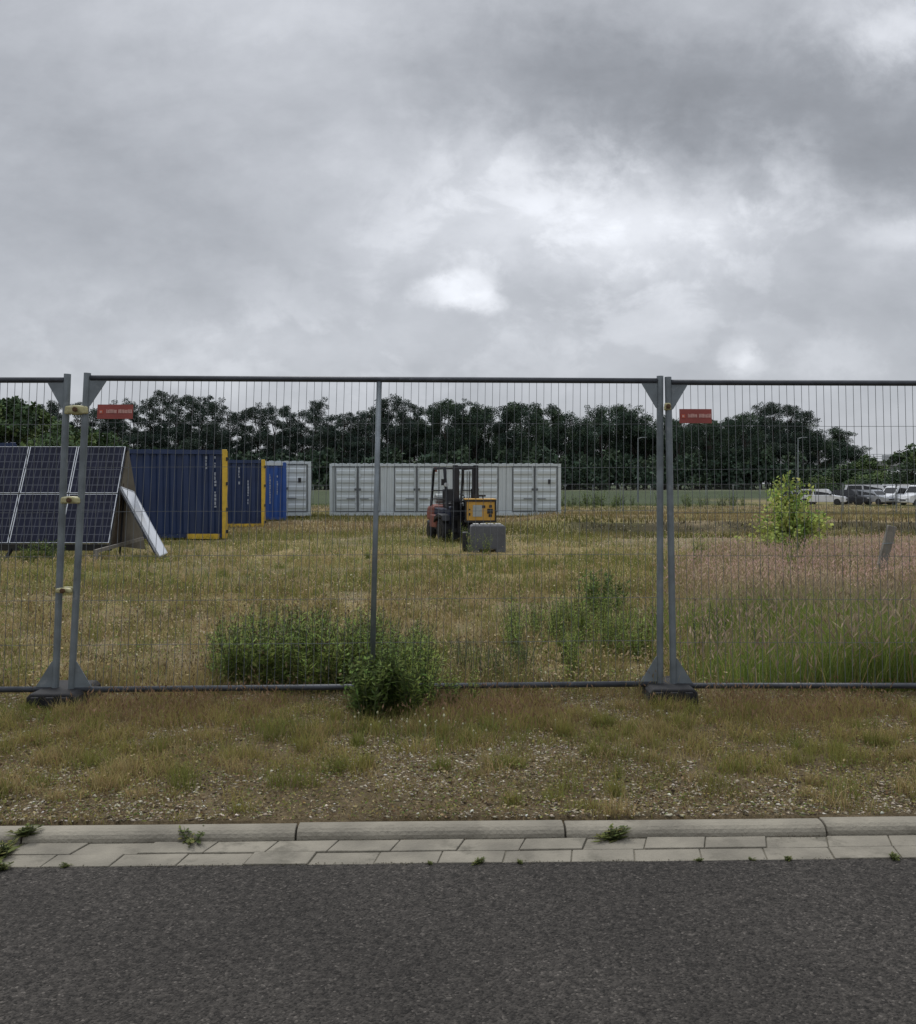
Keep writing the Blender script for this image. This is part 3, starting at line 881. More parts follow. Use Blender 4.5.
m.box(.45, .49, -.47, .47, 1.12, 1.16); m.build('load_backrest', M['steel_dark'], fk)
for s in (-1, 1):
    m = MB(); m.box(.515, .56, s * .25 - .055, s * .25 + .055, .25, .75); m.box(.56, 1.6, s * .25 - .055, s * .25 + .055, .25, .29); m.build('fork', M['black'], fk)
m = MB(); m.prism([(-1.1, .3), (.24, .3), (.28, .55), (.26, .98), (.12, 1.02), (-.05, .62), (-.3, .58), (-.35, .92), (-1.05, .95)], -.46, .46); m.build('body', M['navy'], fk, bevel=.03)
m = MB(); m.prism([(-1.7, .56), (-1.06, .56), (-1.06, 1.0), (-1.3, 1.04), (-1.6, .98), (-1.7, .85)], -.5, .5); m.build('counterweight', M['orange'], fk, bevel=.08)
m = MB(); m.prism([(-1.68, .3), (-1.6, .22), (-1.05, .22), (-1.05, .555), (-1.68, .555)], -.49, .49); m.build('chassis', M['steel_dark'], fk, bevel=.04)
for s in (-1, 1):
    m = MB(); m.prism([(-.5, .52), (-.4, .72), (-.1, .8), (.28, .76), (.36, .6), (.3, .58), (.2, .68), (-.1, .7), (-.34, .63)], s * .56 - .12, s * .56 + .12); m.build('fender', M['steel_dark'], fk, bevel=.015)
    m = MB(); m.box(-1.0, -.42, s * .54 - .08, s * .54 + .08, .38, .74); m.build('side_step', M['orange'] if s < 0 else M['steel_dark'], fk, bevel=.02)
m = MB()
for s in (-1, 1):
    m.bar((-1.3, s * .47, .98), (-1.08, s * .46, 2.06), .06, .06); m.bar((.18, s * .47, .95), (-.12, s * .46, 2.08), .07, .08)
    m.bar((-1.1, s * .46, 2.08), (-.1, s * .46, 2.1), .06, .06); m.bar((-1.22, s * .47, 1.45), (.05, s * .47, 1.45), .03, .03); m.bar((-1.26, s * .47, 1.2), (.1, s * .47, 1.2), .03, .03)
for k in range(6): m.bar((-1.08 + k * .19, -.46, 2.09), (-1.08 + k * .19, .46, 2.09), .05, .03)
m.build('overhead_guard', M['steel_dark'], fk)
m = MB(); m.prism([(-.95, .95), (-.45, .95), (-.42, 1.08), (-.8, 1.1), (-.88, 1.5), (-.99, 1.5)], -.24, .24); m.build('seat', M['black'], fk, bevel=.04)
m = MB()
for k in range(12):
    a0, a1 = k / 12 * 6.2832, (k + 1) / 12 * 6.2832
    f_ = lambda a: (-.16 + .05 * math.sin(a), .17 * math.cos(a), 1.22 + .13 * math.sin(a))
    m.tube(f_(a0), f_(a1), .014, n=5)
m.tube((-.05, 0, 1.0), (-.16, 0, 1.22), .02, n=6); m.build('steering_wheel', M['black'], fk)
for s in (-1, 1):
    wheel(fk, 0, s * .52, .33, .33, .24); wheel(fk, -1.35, s * .44, .26, .26, .18)
    m = MB(); m.tube((.18, s * .5, 1.62), (.1, s * .5, 1.62), .06, n=10); m.build('headlight', M['lamp_clear'], fk)
m = MB(); m.tube((-1.25, -.35, 2.0), (-1.25, -.35, 2.14), .05, n=8); m.build('beacon', M['orange'], fk)

m = MB()
for y in (-.16, .16):
    pts_ = [(.3, y, 2.0), (.22, y * 1.1, 1.5), (.2, y * 1.2, 1.1), (.3, y, .6)]
    for a_, c_ in zip(pts_[:-1], pts_[1:]): m.tube(a_, c_, .014, n=5)
m.build('hose', M['black'], fk)
m = MB(); m.tube((-1.42, -.3, 1.2), (-1.42, .3, 1.2), .15, n=14); m.build('gas_tank', M['screen'], fk, bevel=.03)
m = MB(); m.box(.05, .12, -.62, -.5, 1.6, 1.78); m.build('mirror', M['black'], fk)

# generator on the forks
gY = 24.9; gx0, gx1 = XP(465, gY), XP(496.5, gY); gw = gx1 - gx0
ge = thing('generator', 'yellow fronted generator with black frame carried on the forklift forks', 'generator', ((gx0 + gx1) / 2, gY, ZP(522.5, gY)), R(2))
gh = (522.5 - 500) / F * gY; h2 = gw / 2
m = MB(); m.box(-h2 + .03, h2 - .03, .05, 1.1, .03, gh - .02); m.build('cabinet', M['steel_dark'], ge, bevel=.02)
m = MB(); t = .045
for s in (-1, 1):
    m.box(s * (h2 - t / 2) - t / 2, s * (h2 - t / 2) + t / 2, 0, t, 0, gh); m.box(s * (h2 - t / 2) - t / 2, s * (h2 - t / 2) + t / 2, 1.1, 1.1 + t, 0, gh)
    m.box(s * (h2 - t / 2) - t / 2, s * (h2 - t / 2) + t / 2, t, 1.1, 0, t); m.box(s * (h2 - t / 2) - t / 2, s * (h2 - t / 2) + t / 2, t, 1.1, gh - t, gh)
m.box(-h2 + t, h2 - t, 0, t, 0, t * 1.3); m.box(-h2 + t, h2 - t, 0, t, gh - t, gh)
m.build('frame', M['black'], ge)
m = MB(); m.box(-h2, h2, -.01, 1.12, gh + .002, gh + .03); m.build('top_cover', M['gen_yellow'], ge, bevel=.01)
m = MB(); m.box(-h2 + t, h2 - t, .02, .05, t * 1.3, gh - t); pn = m.build('front_panel', M['gen_yellow'], ge)
pw_, ph_ = gw - 2 * t, gh - 2.3 * t
bx = lambda u0, u1, w0, w1, o=.012: (-h2 + t + u0 * pw_, -h2 + t + u1 * pw_, .02 - o, .0185, t * 1.3 + w0 * ph_, t * 1.3 + w1 * ph_)
m = MB(); m.box(*bx(.22, .55, .2, .82)); m.build('screen', M['screen'], pn)
m = MB()
for q_ in ((.73, .93, .36, .62), (.78, .9, .18, .33), (.8, .9, .68, .82), (.55, .66, .66, .8), (.08, .13, .25, .4), (.08, .13, .55, .62)): m.box(*bx(*q_))
m.build('switch_group', M['black'], pn)
m = MB(); m.bar((-.12, .4, gh + .03), (-.12, .4, gh + .1), .03, .03); m.bar((.08, .4, gh + .03), (.08, .4, gh + .1), .03, .03); m.bar((-.2, .4, gh + .11), (.16, .4, gh + .11), .05, .05); m.build('lifting_bar', M['black'], ge)

# concrete block
bY = 21.9; bxa, bxb = XP(469.5, bY), XP(506, bY); bw = bxb - bxa; zb = gz1((bxa + bxb) / 2, bY); zt = ZP(525.5, bY)
be = thing('concrete_block', 'grey concrete ballast block with fork slot in front of the forklift', 'concrete block', ((bxa + bxb) / 2, bY, zb), R(1))
hh = zt - zb; w2 = bw / 2
m = MB(); m.prism([(-w2 - .0, -.06), (-.2, -.06), (-.19, .06), (.19, .06), (.2, -.06), (w2, -.06), (w2 - .01, hh * .92), (w2 - .03, hh), (-w2 + .05, hh), (-w2 + .03, hh * .95)], 0, .75)
m.build('block', M['conc_block'], be, bevel=.03)
m = MB()
for s in (-.27, -.09, .09, .27): m.box(s - .07, s + .07, .12, .62, hh, hh + .03)
m.build('stud', M['conc'], be, bevel=.01)
m = MB(); m.box(-w2 - .16, -w2 - .02, .25, .7, -.05, hh * .72); o = m.build('side_slab', M['steel_dark'], be, bevel=.02)


# ------------------------------------------------------------------ vehicles
def vehicle(name, label, px, Y, rz, prof, paint, W=1.78, van=False, group='vehicles parked beyond the far fence'):
    x = XP(px, Y); e = thing(name, label, 'van' if van else 'car', (x, Y, gz1(x, Y)), rz, group)
    Ln, Hh, hood, belt = prof     # length, height, bonnet start fraction, belt height
    hl = Ln / 2; w = W / 2
    # lower body
    low = [(-hl + .05, .28), (hl - .05, .28), (hl, .42), (hl - .02, .62), (hl - .15, belt * .86), (hl - hood, belt), (-hl + .05, belt), (-hl, belt * .7), (-hl, .4)]
    m = MB(); m.prism(low, -w, w); m.build('body', paint, e, bevel=.06)
    rs = .55 if not van else .45; bs = .35 if not van else .08
    top = [(hl - hood + .02, belt - .01), (hl - hood - rs, Hh - .06), (hl - hood - rs - .2, Hh), (-hl + bs + .1, Hh - .02), (-hl + bs, Hh - .1), (-hl + .06, belt - .01)]
    ti = .12
    pts = []
    for s in (-1, 1): pts.append([Vector((p[0], s * (w - .02 - (ti if p[1] > belt else 0)), p[1])) for p in top])
    m = MB(); n = len(top)
    for i in range(n): m.face([pts[0][i], pts[0][(i + 1) % n], pts[1][(i + 1) % n], pts[1][i]])
    m.face(pts[0][::-1]); m.face(pts[1]); m.build('cabin', paint, e, bevel=.04)
    # glass
    def glass(u, s):
        f_ = lambda t, q_: top_x(t, q_)
    z0, z1 = belt + .04, Hh - .14
    yo = lambda z: w - .02 - ti * (z - belt) / (Hh - .1 - belt) + .006
    fx_ = lambda z: hl - hood - rs * (z - belt) / (Hh - .06 - belt)
    rx_ = lambda z: -hl + .06 + (bs - .06) * (z - belt) / (Hh - .1 - belt)
    for s in (-1, 1):
        spans = ((-.02, .42), (.46, .8)) if not van else ((.62, .95),)
        for (a, c) in ((.06, .44), (.48, .93)) if not van else spans:
            m = MB()
            q_ = []
            for (t, z) in ((a, z0), (c, z0), (c, z1), (a, z1)):
                xx = rx_(z) + (fx_(z) - rx_(z)) * t; q_.append(Vector((xx, s * yo(z), z)))
            m.hexa([p - Vector((0, s * .03, 0)) for p in q_] + q_); m.build('side_window', M['glass'], e)
        wheel(e, hl - .8, s * (w - .09), .32, .32, .2); wheel(e, -hl + .75, s * (w - .09), .32, .32, .2)
        m = MB(); m.box(hl - .16, hl + .01, s * (w - .3) - .18, s * (w - .3) + .18, .6, .74); m.build('headlight', M['lamp_clear'], e, bevel=.02)
        m = MB(); m.box(-hl - .015, -hl + .08, s * (w - .17) - .1, s * (w - .17) + .1, .68, .98); m.build('tail_light', M['lamp_red'], e, bevel=.02)
        m = MB(); m.box(hl - hood - .3, hl - hood - .12, s * (w + .09) - .08, s * (w + .09) + .08, belt + .02, belt + .16); m.build('mirror', M['car_dark'], e, bevel=.02)
    for (nm, fz, sg) in (('windscreen', fx_, 1), ('rear_window', rx_, -1)):
        m = MB(); q_ = []
        for (sy, z) in ((-1, z0 + .02), (1, z0 + .02), (1, z1), (-1, z1)): q_.append(Vector((fz(z) + sg * .012, sy * (yo(z) - .1), z)))
        m.hexa([p - Vector((sg * .04, 0, 0)) for p in q_] + q_); m.build(nm, M['glass'], e)
    m = MB(); m.box(hl - .06, hl + .006, -w + .5, w - .5, .48, .62); m.build('grille', M['black'], e)
    return e


EST = (4.5, 1.56, 1.15, .95); HAT = (4.0, 1.48, 1.0, .92); VAN = (4.9, 1.98, .95, 1.12); MPV = (4.5, 1.82, .85, 1.05); MINI = (5.0, 2.05, .7, 1.12)
vehicle('parked_car', 'white estate car parked furthest left, just right of the leafy shrub', 822, 90, R(-28), EST, M['car_white'])
vehicle('parked_car', 'dark hatchback between the white estate and the tall white minibus', 853, 90.5, R(-55), HAT, M['car_dark'])
vehicle('parked_van', 'tall white minibus with side windows behind the dark hatchback', 868, 95, R(-20), MINI, M['car_white'])
vehicle('parked_car', 'silver car with dark glass parked before the tall minibus', 873, 89.5, R(-60), HAT, M['car_silver'])
vehicle('parked_van', 'white van seen between the minibus and the white people carrier', 893, 98, R(-140), VAN, M['car_white'], van=True)
vehicle('parked_car', 'white people carrier with sloping bonnet near right edge', 899, 89.5, R(200), MPV, M['car_white'])
vehicle('parked_van', 'white van cut off by the right edge of the photo', 924, 88, R(195), VAN, M['car_white'], van=True)
vehicle('parked_car', 'low grey car half hidden behind the leafy shrub and white estate', 800, 94, R(-30), HAT, M['car_silver'])


# ------------------------------------------------------------------ posts, lamps, bridge
x = XP(875, 13.6)
e = thing('fence_stake', 'leaning weathered grey stake in the pinkish grass at right', 'stake', (x, 13.6, gz1(x, 13.6)))
m = MB(); tpv = P(892, 526, 13.6) - Vector(e.location)
m.bar((0, 0, -.1), tpv, .13, .07, up=(0, 1, 0)); m.build('post', M['wood'], e, bevel=.01)
m = MB()
for k in (.35, .7): m.tube(tpv * k + Vector((-.09, -.05, 0)), tpv * k + Vector((.09, -.05, .01)), .006, n=5)
m.build('wire_tie', M['galv'], e)
for px, lab in ((638, 'thin grey lamp post left of the close fence posts'), (798, 'thin grey lamp post rising behind the leafy shrub')):
    x = XP(px, 100); z0 = gz1(x, 100); e = thing('lamp_post', lab, 'lamp post', (x, 100, z0), 0, 'lamp posts before the trees')
    h = ZP(438, 100) - z0
    m = MB(); m.tube((0, 0, -.1), (0, 0, h), .1, .06, n=8); m.build('pole', M['galv'], e)
    m = MB(); m.tube((0, 0, h - .05), (.5, -.3, h + .05), .04, n=6); m.box(.35, .85, -.45, -.2, h, h + .1); m.build('lamp_head', M['galv'], e)

Yb = 150
e = thing('road_bridge', 'pale concrete road bridge with railing far behind the parked vehicles', 'bridge', (XP(888, Yb), Yb, gz1(70, Yb)))
z0 = e.location.z; dz = ZP(463, Yb) - z0; x0_ = XP(862, Yb) - e.location.x
m = MB(); m.box(x0_, 60, 0, 9, dz - 1.0, dz); m.box(x0_, 60, -.3, 0, dz - .5, dz + .35); m.build('deck', M['conc'], e)
m = MB()
for i in range(36): m.box(x0_ + i * 1.8, x0_ + i * 1.8 + .1, -.2, -.08, dz + .35, dz + 1.45)
for z in (.75, 1.1, 1.45): m.box(x0_, 60, -.22, -.06, dz + z - .08, dz + z)
m.box(x0_ + 3.2, 60, -.15, -.12, dz + .4, dz + 1.3)
m.build('railing', M['alu'], e)
for xx in (-.5, 14): m = MB(); m.box(xx - .7, xx + .7, 1, 8, -1, dz - 1.0); m.build('pier', M['conc'], e)
m = MB(); m.box(x0_ - .5, x0_ + 1, -.5, 2.5, -1, dz - 1.01); m.build('abutment', M['conc'], e)


# ------------------------------------------------------------------ trees
def trunk_mesh(name, H, r, limbs, seed, mat_=None):
    rs = random.Random(seed); m = MB(); prev = Vector((0, 0, -.3)); pr = r * 1.25
    pts = []
    n = 7
    for k in range(1, n + 1):
        p = Vector((rs.uniform(-.02, .02) * H, rs.uniform(-.02, .02) * H, H * k / n)); rr_ = r * (1 - .8 * k / n)
        m.tube(prev, p, pr, rr_, n=7, cap=False); prev, pr = p, rr_; pts.append(p)
    for (a, tip) in limbs:
        k = min(n - 1, max(0, int(a.z / H * n)))
        b_ = pts[k - 1] if k else Vector((0, 0, H / n))
        md = b_.lerp(tip, .5) + Vector((0, 0, -.03 * H * rs.random()))
        m.tube(b_, md, r * .35, r * .22, n=5, cap=False); m.tube(md, tip, r * .22, r * .08, n=5, cap=False)
    me = m.build(name, mat_ or M['bark'], fix=False)
    return me


def crown_clumps(clumps, n, size, cols, flat=.6):
    """clumps: (x,y,z,rx,rz) ellipsoids of leaf faces, mostly in the outer shell"""
    vol = np.array([c[3] ** 2 * c[4] for c in clumps]) ** .7; cnt = np.maximum(6, (vol / vol.sum() * n).astype(int))
    parts = []
    for c, k in zip(clumps, cnt):
        d_ = rand_unit(k); rad = RNG.random(k) ** .45
        rad *= .8 + .35 * vnoise(d_[:, 0] * 3 + c[0], d_[:, 2] * 3 + c[1], .8, 2)
        p = np.array(c[:3])[None] + d_ * rad[:, None] * np.array([c[3], c[3], c[4]])[None]
        U = unit(rand_unit(k) * .8 + d_ * .5 + np.array([0, 0, -.1])); S = perp(U)
        L_ = size * RNG.uniform(.6, 1.35, k); W_ = L_ * RNG.uniform(.5, .9, k)
        base = cols[RNG.integers(len(cols))]
        parts.append(leaf_arrays(p, U, S, L_, W_, jitter_col(base, k, .3, .08)))
    return join_arrays(parts)


def make_pine(seed, H=17.0):
    rs = random.Random(seed); cl = []; limbs = []
    bare = rs.uniform(.24, .4); lean = rs.uniform(-.5, .5)
    n = rs.randint(17, 23)
    for i in range(n):
        t = bare + (1 - bare) * (i + .5) / n
        spread = (1.15 - .75 * ((t - bare) / (1 - bare)) ** 1.6) * 3.3
        az = rs.uniform(0, 6.28) if i else 0; r_ = spread * rs.uniform(.25, 1.0)
        x_, y_ = math.cos(az) * r_ + lean * t, math.sin(az) * r_ * .9; rr_ = rs.uniform(.9, 1.9) * (1.2 - .4 * t)
        cl.append((x_, y_, H * t - rr_ * .3, rr_, rr_ * rs.uniform(.42, .68)))
        limbs.append((Vector((0, 0, H * (t - .08))), Vector((x_, y_, H * t - rr_ * .4))))
        for q_ in range(2):
            cl.append((x_ + rs.uniform(-1, 1) * rr_, y_ + rs.uniform(-1, 1) * rr_, H * t + rs.uniform(-.7, .5), rr_ * .55, rr_ * .38))
    return H, limbs, cl


def make_broad(seed, H=15.0, Wc=4.2, low=.22):
    rs = random.Random(seed); cl = []; limbs = []
    for i in range(26):
        t = low + (1 - low) * rs.random() ** .85
        prof_ = math.sin(min(1, (t - low) / (1 - low) * .86 + .16) * math.pi) ** .55
        az = rs.uniform(0, 6.28); r_ = Wc * prof_ * rs.uniform(.35, .95)
        rr_ = rs.uniform(.8, 1.6) * H / 15
        x_, y_ = math.cos(az) * r_, math.sin(az) * r_
        cl.append((x_, y_, H * t - rr_ * .5, rr_ * 1.1, rr_ * .8))
        for q_ in range(2): cl.append((x_ + rs.uniform(-1.3, 1.3) * rr_, y_ + rs.uniform(-1.3, 1.3) * rr_, H * t + rs.uniform(-1, .5) * rr_, rr_ * rs.uniform(.4, .7), rr_ * rs.uniform(.3, .5)))
        if i % 2 == 0: limbs.append((Vector((0, 0, H * max(.12, t - .3))), Vector((x_, y_, H * t - rr_ * .4))))
    cl.append((0, 0, H * .93, 1.3 * H / 15, 1.0 * H / 15))
    return H, limbs, cl


def make_bushy(seed, H=6.0, Wc=3.6):
    rs = random.Random(seed); cl = []; limbs = []
    for i in range(16):
        az = rs.uniform(0, 6.28); t = rs.random(); r_ = Wc * rs.uniform(.1, .95) * (1 - .45 * t)
        rr_ = rs.uniform(.8, 1.5)
        cl.append((math.cos(az) * r_, math.sin(az) * r_, .5 + (H - 1.3) * t, rr_ * 1.1, rr_ * .85))
        if i % 3 == 0: limbs.append((Vector((0, 0, .6)), Vector(cl[-1][:3])))
    return H, limbs, cl


DK = [np.array(c) for c in ((.05, .074, .058), (.042, .063, .052), (.06, .082, .062))]
DG = [np.array(c) for c in ((.052, .08, .055), (.044, .069, .05), (.066, .095, .058))]
NG = [np.array(c) for c in ((.085, .13, .055), (.07, .11, .055), (.11, .15, .06), (.065, .095, .056))]
protos = {}


def tree_proto(kind, i, spec, n, size, cols, r):
    H, limbs, cl = spec
    t = trunk_mesh('trunk', H * .93, r, limbs, i)
    c = np_mesh('crown', *crown_clumps(cl, n, size, cols)[0:1], *[None] * 0) if False else None
    V, C, lo_, cnt = crown_clumps(cl, n, size, cols)
    c = np_mesh('crown', V, lo_, cnt, M['needles'], C)
    COL.objects.unlink(t); COL.objects.unlink(c)
    protos.setdefault(kind, []).append((H, t, c))


for i in range(5): tree_proto('pine', i, make_pine(i + 20), 15000, .2, DK, .22)
for i in range(4): tree_proto('broad', i, make_broad(i + 40), 16000, .22, DG, .25)
for i in range(3): tree_proto('under', i, make_bushy(i + 60), 1500, .6, DG, .12)
for i in range(3): tree_proto('near', i, make_broad(i + 80, 8.0, 3.4, .06), 6500, .3, NG, .14)
for i in range(2): tree_proto('nearbush', i, make_bushy(i + 90, 4.5, 3.0), 4200, .26, NG, .08)


def plant_tree(kind, name, label, group, x, y, H, sxy=None, cat='tree'):
    lst = protos[kind]; h0, t, c = lst[random.randrange(len(lst))]
    s = H / h0; z = gz1(x, y)
    e = thing(name, label, cat, (x, y, z), random.uniform(0, 6.28), group)
    e.scale = (sxy or s, sxy or s, s)
    for src in (t, c):
        o = src.copy(); COL.objects.link(o); o.parent = e
    return e


SIL = [(-120, 404), (-60, 400), (0, 408), (60, 405), (100, 408), (125, 397), (150, 396), (172, 397), (200, 394), (222, 400), (232, 408), (246, 413), (262, 405), (280, 408),
       (300, 403), (318, 400), (330, 414), (345, 412), (365, 409), (378, 402), (392, 397), (410, 399), (426, 412), (440, 403), (452, 401), (470, 402), (486, 404), (500, 409), (520, 399),
       (545, 402), (560, 409), (582, 411), (602, 403), (622, 405), (640, 412), (662, 415), (690, 414), (720, 412), (750, 413), (768, 405), (782, 403), (796, 410), (808, 415), (824, 426), (838, 425), (850, 444), (866, 452), (885, 458), (930, 462), (1000, 440)]
sx_, sy_ = zip(*SIL)


def tree_ref(px):
    if px < 128: return 'behind the left posts'
    if px < 312: return 'above the blue containers'
    if px < 430: return 'behind the long container left of the forklift'
    if px < 565: return 'behind the forklift'
    if px < 665: return 'left of the close fence posts'
    if px < 745: return 'behind the right red sign'
    return 'behind the leafy shrub and lamp post'


px = -110
while px < 880:
    top = np.interp(px, sx_, sy_) + random.choice((-3, -1, 0, 1, 3, 6)) + random.uniform(-1, 1)
    Y = 190 + random.uniform(-6, 8); x = XP(px, Y); H = ZP(top, Y) - gz1(x, Y)
    if px < 335: kind = 'pine'
    elif px < 470: kind = random.choice(('pine', 'broad', 'pine'))
    elif px < 670: kind = random.choice(('broad', 'broad', 'pine'))
    elif px < 760: kind = 'broad'
    else: kind = 'pine' if px < 812 else 'broad'
    nm = 'pine_tree' if kind == 'pine' else 'broadleaf_tree'
    ad = 'dark flat-topped pine' if kind == 'pine' else 'dark rounded broadleaf tree'
    ref = tree_ref(px)
    plant_tree(kind, nm, f'{ad} in the far row {ref}', f'{ad}s {ref}', x, Y, H, sxy=random.uniform(.95, 1.3) * (1 if H > 11 else H / 12))
    px += random.uniform(11, 17) if kind == 'pine' else random.uniform(13, 20)
px = -100
while px < 860:                                  # second row, lower, fills behind
    top = np.interp(px, sx_, sy_) + random.uniform(8, 18) + (16 if px < 335 else 0)
    Y = 212 + random.uniform(-6, 8); x = XP(px, Y); H = max(5, ZP(top, Y) - gz1(x, Y)); ref = tree_ref(px)
    kind = 'broad' if px > 335 or random.random() < .35 else 'pine'
    plant_tree(kind, 'broadleaf_tree' if kind == 'broad' else 'pine_tree', f'shaded tree of the back row {ref}', f'back row trees {ref}', x, Y, H, sxy=1.05 * min(1, H / 12))
    px += random.uniform(18, 26)
px = -90
while px < 880:                                  # undergrowth below the crowns
    Y = 180 + random.uniform(-3, 6); x = XP(px, Y); ref = tree_ref(px)
    plant_tree('under', 'shrub', f'dark low shrub of the undergrowth {ref}', f'undergrowth shrubs {ref}', x, Y, random.uniform(6, 9.0) * (.7 if px > 800 else 1), sxy=random.uniform(1.0, 1.35), cat='shrub')
    px += random.uniform(15, 21)
# taller understorey closing the lower half
px = 330
while px < 800:
    Y = 200 + random.uniform(-3, 4); x = XP(px, Y); ref = tree_ref(px)
    plant_tree('broad', 'broadleaf_tree', f'dense half-height tree inside the wood {ref}', f'half-height trees {ref}', x, Y, random.uniform(11, 13.5), sxy=1.1)
    px += random.uniform(20, 28)

# nearer green trees at left
for px, top, Y, kd, lab in ((-30, 402, 66, 'near', 'green bushy tree cut by the left edge above the solar array'), (10, 401, 68, 'near', 'tallest green bushy tree above the left solar panels'),
                       (38, 409, 70, 'near', 'green bushy tree left of the spaced fence posts'), (62, 422, 66, 'near', 'lighter green tree seen between and behind the spaced posts'), (88, 430, 72, 'near', 'grey-green low tree under the left red sign'),
                       (112, 436, 74, 'nearbush', 'low grey-green bush above the plywood side of the array'), (132, 444, 76, 'nearbush', 'lowest green bush above the corner of the large navy container'), (48, 436, 58, 'nearbush', 'bright green bush just above the solar panels')):
    x = XP(px, Y); H = ZP(top, Y) - gz1(x, Y)
    plant_tree(kd, 'bushy_tree', lab, None, x, Y, H, sxy=1.0 if kd == 'near' else .9)
# right bank
for px, top, Y, kd, lab in ((912, 444, 118, 'near', 'dark green tree at the right edge before the bridge'), (940, 438, 116, 'near', 'green tree just outside the right edge'), (893, 470, 128, 'nearbush', 'green bush on the bank below the bridge pier'),
                       (908, 466, 122, 'nearbush', 'green bush on the bank beside the right edge'), (872, 474, 138, 'nearbush', 'small bush left of the bridge pier'), (880, 478, 126, 'nearbush', 'low bush directly behind the tall minibus'),
                       (862, 470, 140, 'nearbush', 'dark bush under the left end of the bridge'), (848, 462, 150, 'nearbush', 'dark bush above the dark hatchback'), (866, 455, 146, 'near', 'small dark tree standing against the end of the bridge railing'), (925, 470, 118, 'nearbush', 'bush outside the right edge of the bank'),
                       (835, 466, 150, 'nearbush', 'dark bush above the white estate car')):
    x = XP(px, Y); H = ZP(top, Y) - gz1(x, Y)
    plant_tree(kd, 'bank_bush' if kd == 'nearbush' else 'bank_tree', lab, None, x, Y, H, sxy=1.25 if kd == 'nearbush' else 1.1, cat='bush' if kd == 'nearbush' else 'tree')


# ------------------------------------------------------------------ leafy shrub (young maple)
def shrub():
    Y = 21.2; x = XP(790, Y); z = gz1(x, Y)
    e = thing('leafy_shrub', 'bright yellow-green leafy shrub standing in the pinkish grass', 'shrub', (x, Y, z))
    rs = random.Random(5); m = MB(); parts = []
    for i in range(84):
        az = rs.uniform(0, 6.28); sp = rs.uniform(.1, 1.2); hgt = (1.72 * (1 - .5 * sp ** 2)) * rs.uniform(.42, 1.06)
        if i < 3: sp = .12 * i; hgt = 1.84 - .1 * i
        tipv = Vector((math.cos(az) * sp * .92 - .02, math.sin(az) * sp * .92, max(.35, hgt)))
        b0 = Vector((rs.uniform(-.08, .08), rs.uniform(-.08, .08), -.05)); md = b0.lerp(tipv, .5) + Vector((0, 0, .12))
        m.tube(b0, md, .012, .008, n=5, cap=False); m.tube(md, tipv, .008, .003, n=5, cap=False)
        k = 58; t = np.array([rs.uniform(.25, 1.05) for _ in range(k)])[:, None]
        b1 = np.array(b0)[None]; mm_ = np.array(md)[None]; t1 = np.array(tipv)[None]
        p = (1 - t) ** 2 * b1 + 2 * t * (1 - t) * mm_ + t ** 2 * t1 + RNG.normal(size=(k, 3)) * .045
        U = unit(rand_unit(k) * .8 + unit(p - np.array([[0, 0, .4]])) * .6 + np.array([0, 0, -.25])); S = perp(U)
        L_ = RNG.uniform(.055, .115, k); cc = jitter_col((.47, .53, .16) if rs.random() < .7 else (.24, .33, .09), k, .35, .1)
        parts.append(leaf_arrays(p, U, S, L_, L_ * .75, cc))
    m.build('stem', M['bark'], e, fix=False)
    V, C, lo_, cnt = join_arrays(parts); np_mesh('foliage', V, lo_, cnt, M['leaf'], C, e)


shrub()


# ------------------------------------------------------------------ weeds
def weed_proto(seed, H, broad=False, heads=True, cols=((.21, .28, .065), (.17, .23, .06), (.26, .32, .085)), spread=.22, stems=10, lf=(.05, .1)):
    rs = random.Random(seed); m = MB(); parts = []; hd = MB()
    for i in range(stems):
        az = rs.uniform(0, 6.28); sp = rs.uniform(.1, 1) * spread; h = H * rs.uniform(.6, 1.05)
        b0 = Vector((math.cos(az) * sp * .3, math.sin(az) * sp * .3, -.03)); tipv = Vector((math.cos(az) * sp, math.sin(az) * sp, h)); md = b0.lerp(tipv, .5) + Vector((-math.cos(az) * sp * .15, 0, 0))
        m.tube(b0, md, .0035, .003, n=4, cap=False); m.tube(md, tipv, .003, .0018, n=4, cap=False)
        k = int(26 * (h / .5) ** .5) + 6
        t = RNG.uniform(.05, .97, k)[:, None]
        p = (1 - t) ** 2 * np.array(b0) + 2 * t * (1 - t) * np.array(md) + t ** 2 * np.array(tipv)
        a = RNG.random(k) * 6.28
        U = unit(np.stack([np.cos(a), np.sin(a), RNG.uniform(-.1, .9, k)], 1)); S = unit(np.cross(U, np.array([0, 0, 1.0])))
        L_ = RNG.uniform(*lf, k) * (1.15 - .5 * t[:, 0]); W_ = L_ * (RNG.uniform(.35, .55, k) if broad else RNG.uniform(.16, .3, k))
        parts.append(leaf_arrays(p, U, S, L_, W_, jitter_col(cols[rs.randrange(len(cols))], k, .3, .1)))
        if heads:
            for q_ in range(rs.randint(1, 3)):
                pp = tipv + Vector((rs.uniform(-.035, .035), rs.uniform(-.035, .035), rs.uniform(-.06, .03))); m.tube(md.lerp(tipv, .75), pp, .0015, .0012, n=3, cap=False)
                r_ = rs.uniform(.005, .0095); hc = (.2, .14, .085) if rs.random() < .55 else (.42, .4, .25)
                U = unit(rand_unit(9) + np.array([0, 0, .5])); parts.append(leaf_arrays(np.array(pp)[None] - U * r_ * .9, U, perp(U), np.full(9, r_ * 2.2), np.full(9, r_ * 1.6), jitter_col(hc, 9)))
    o1 = m.build('stem', mat('weed_stem', (.07, .09, .035), .7), fix=False)
    V, C, lo_, cnt = join_arrays(parts); o2 = np_mesh('foliage', V, lo_, cnt, M['leaf'], C)
    out = [o1, o2]
    for o in out: COL.objects.unlink(o)
    return out


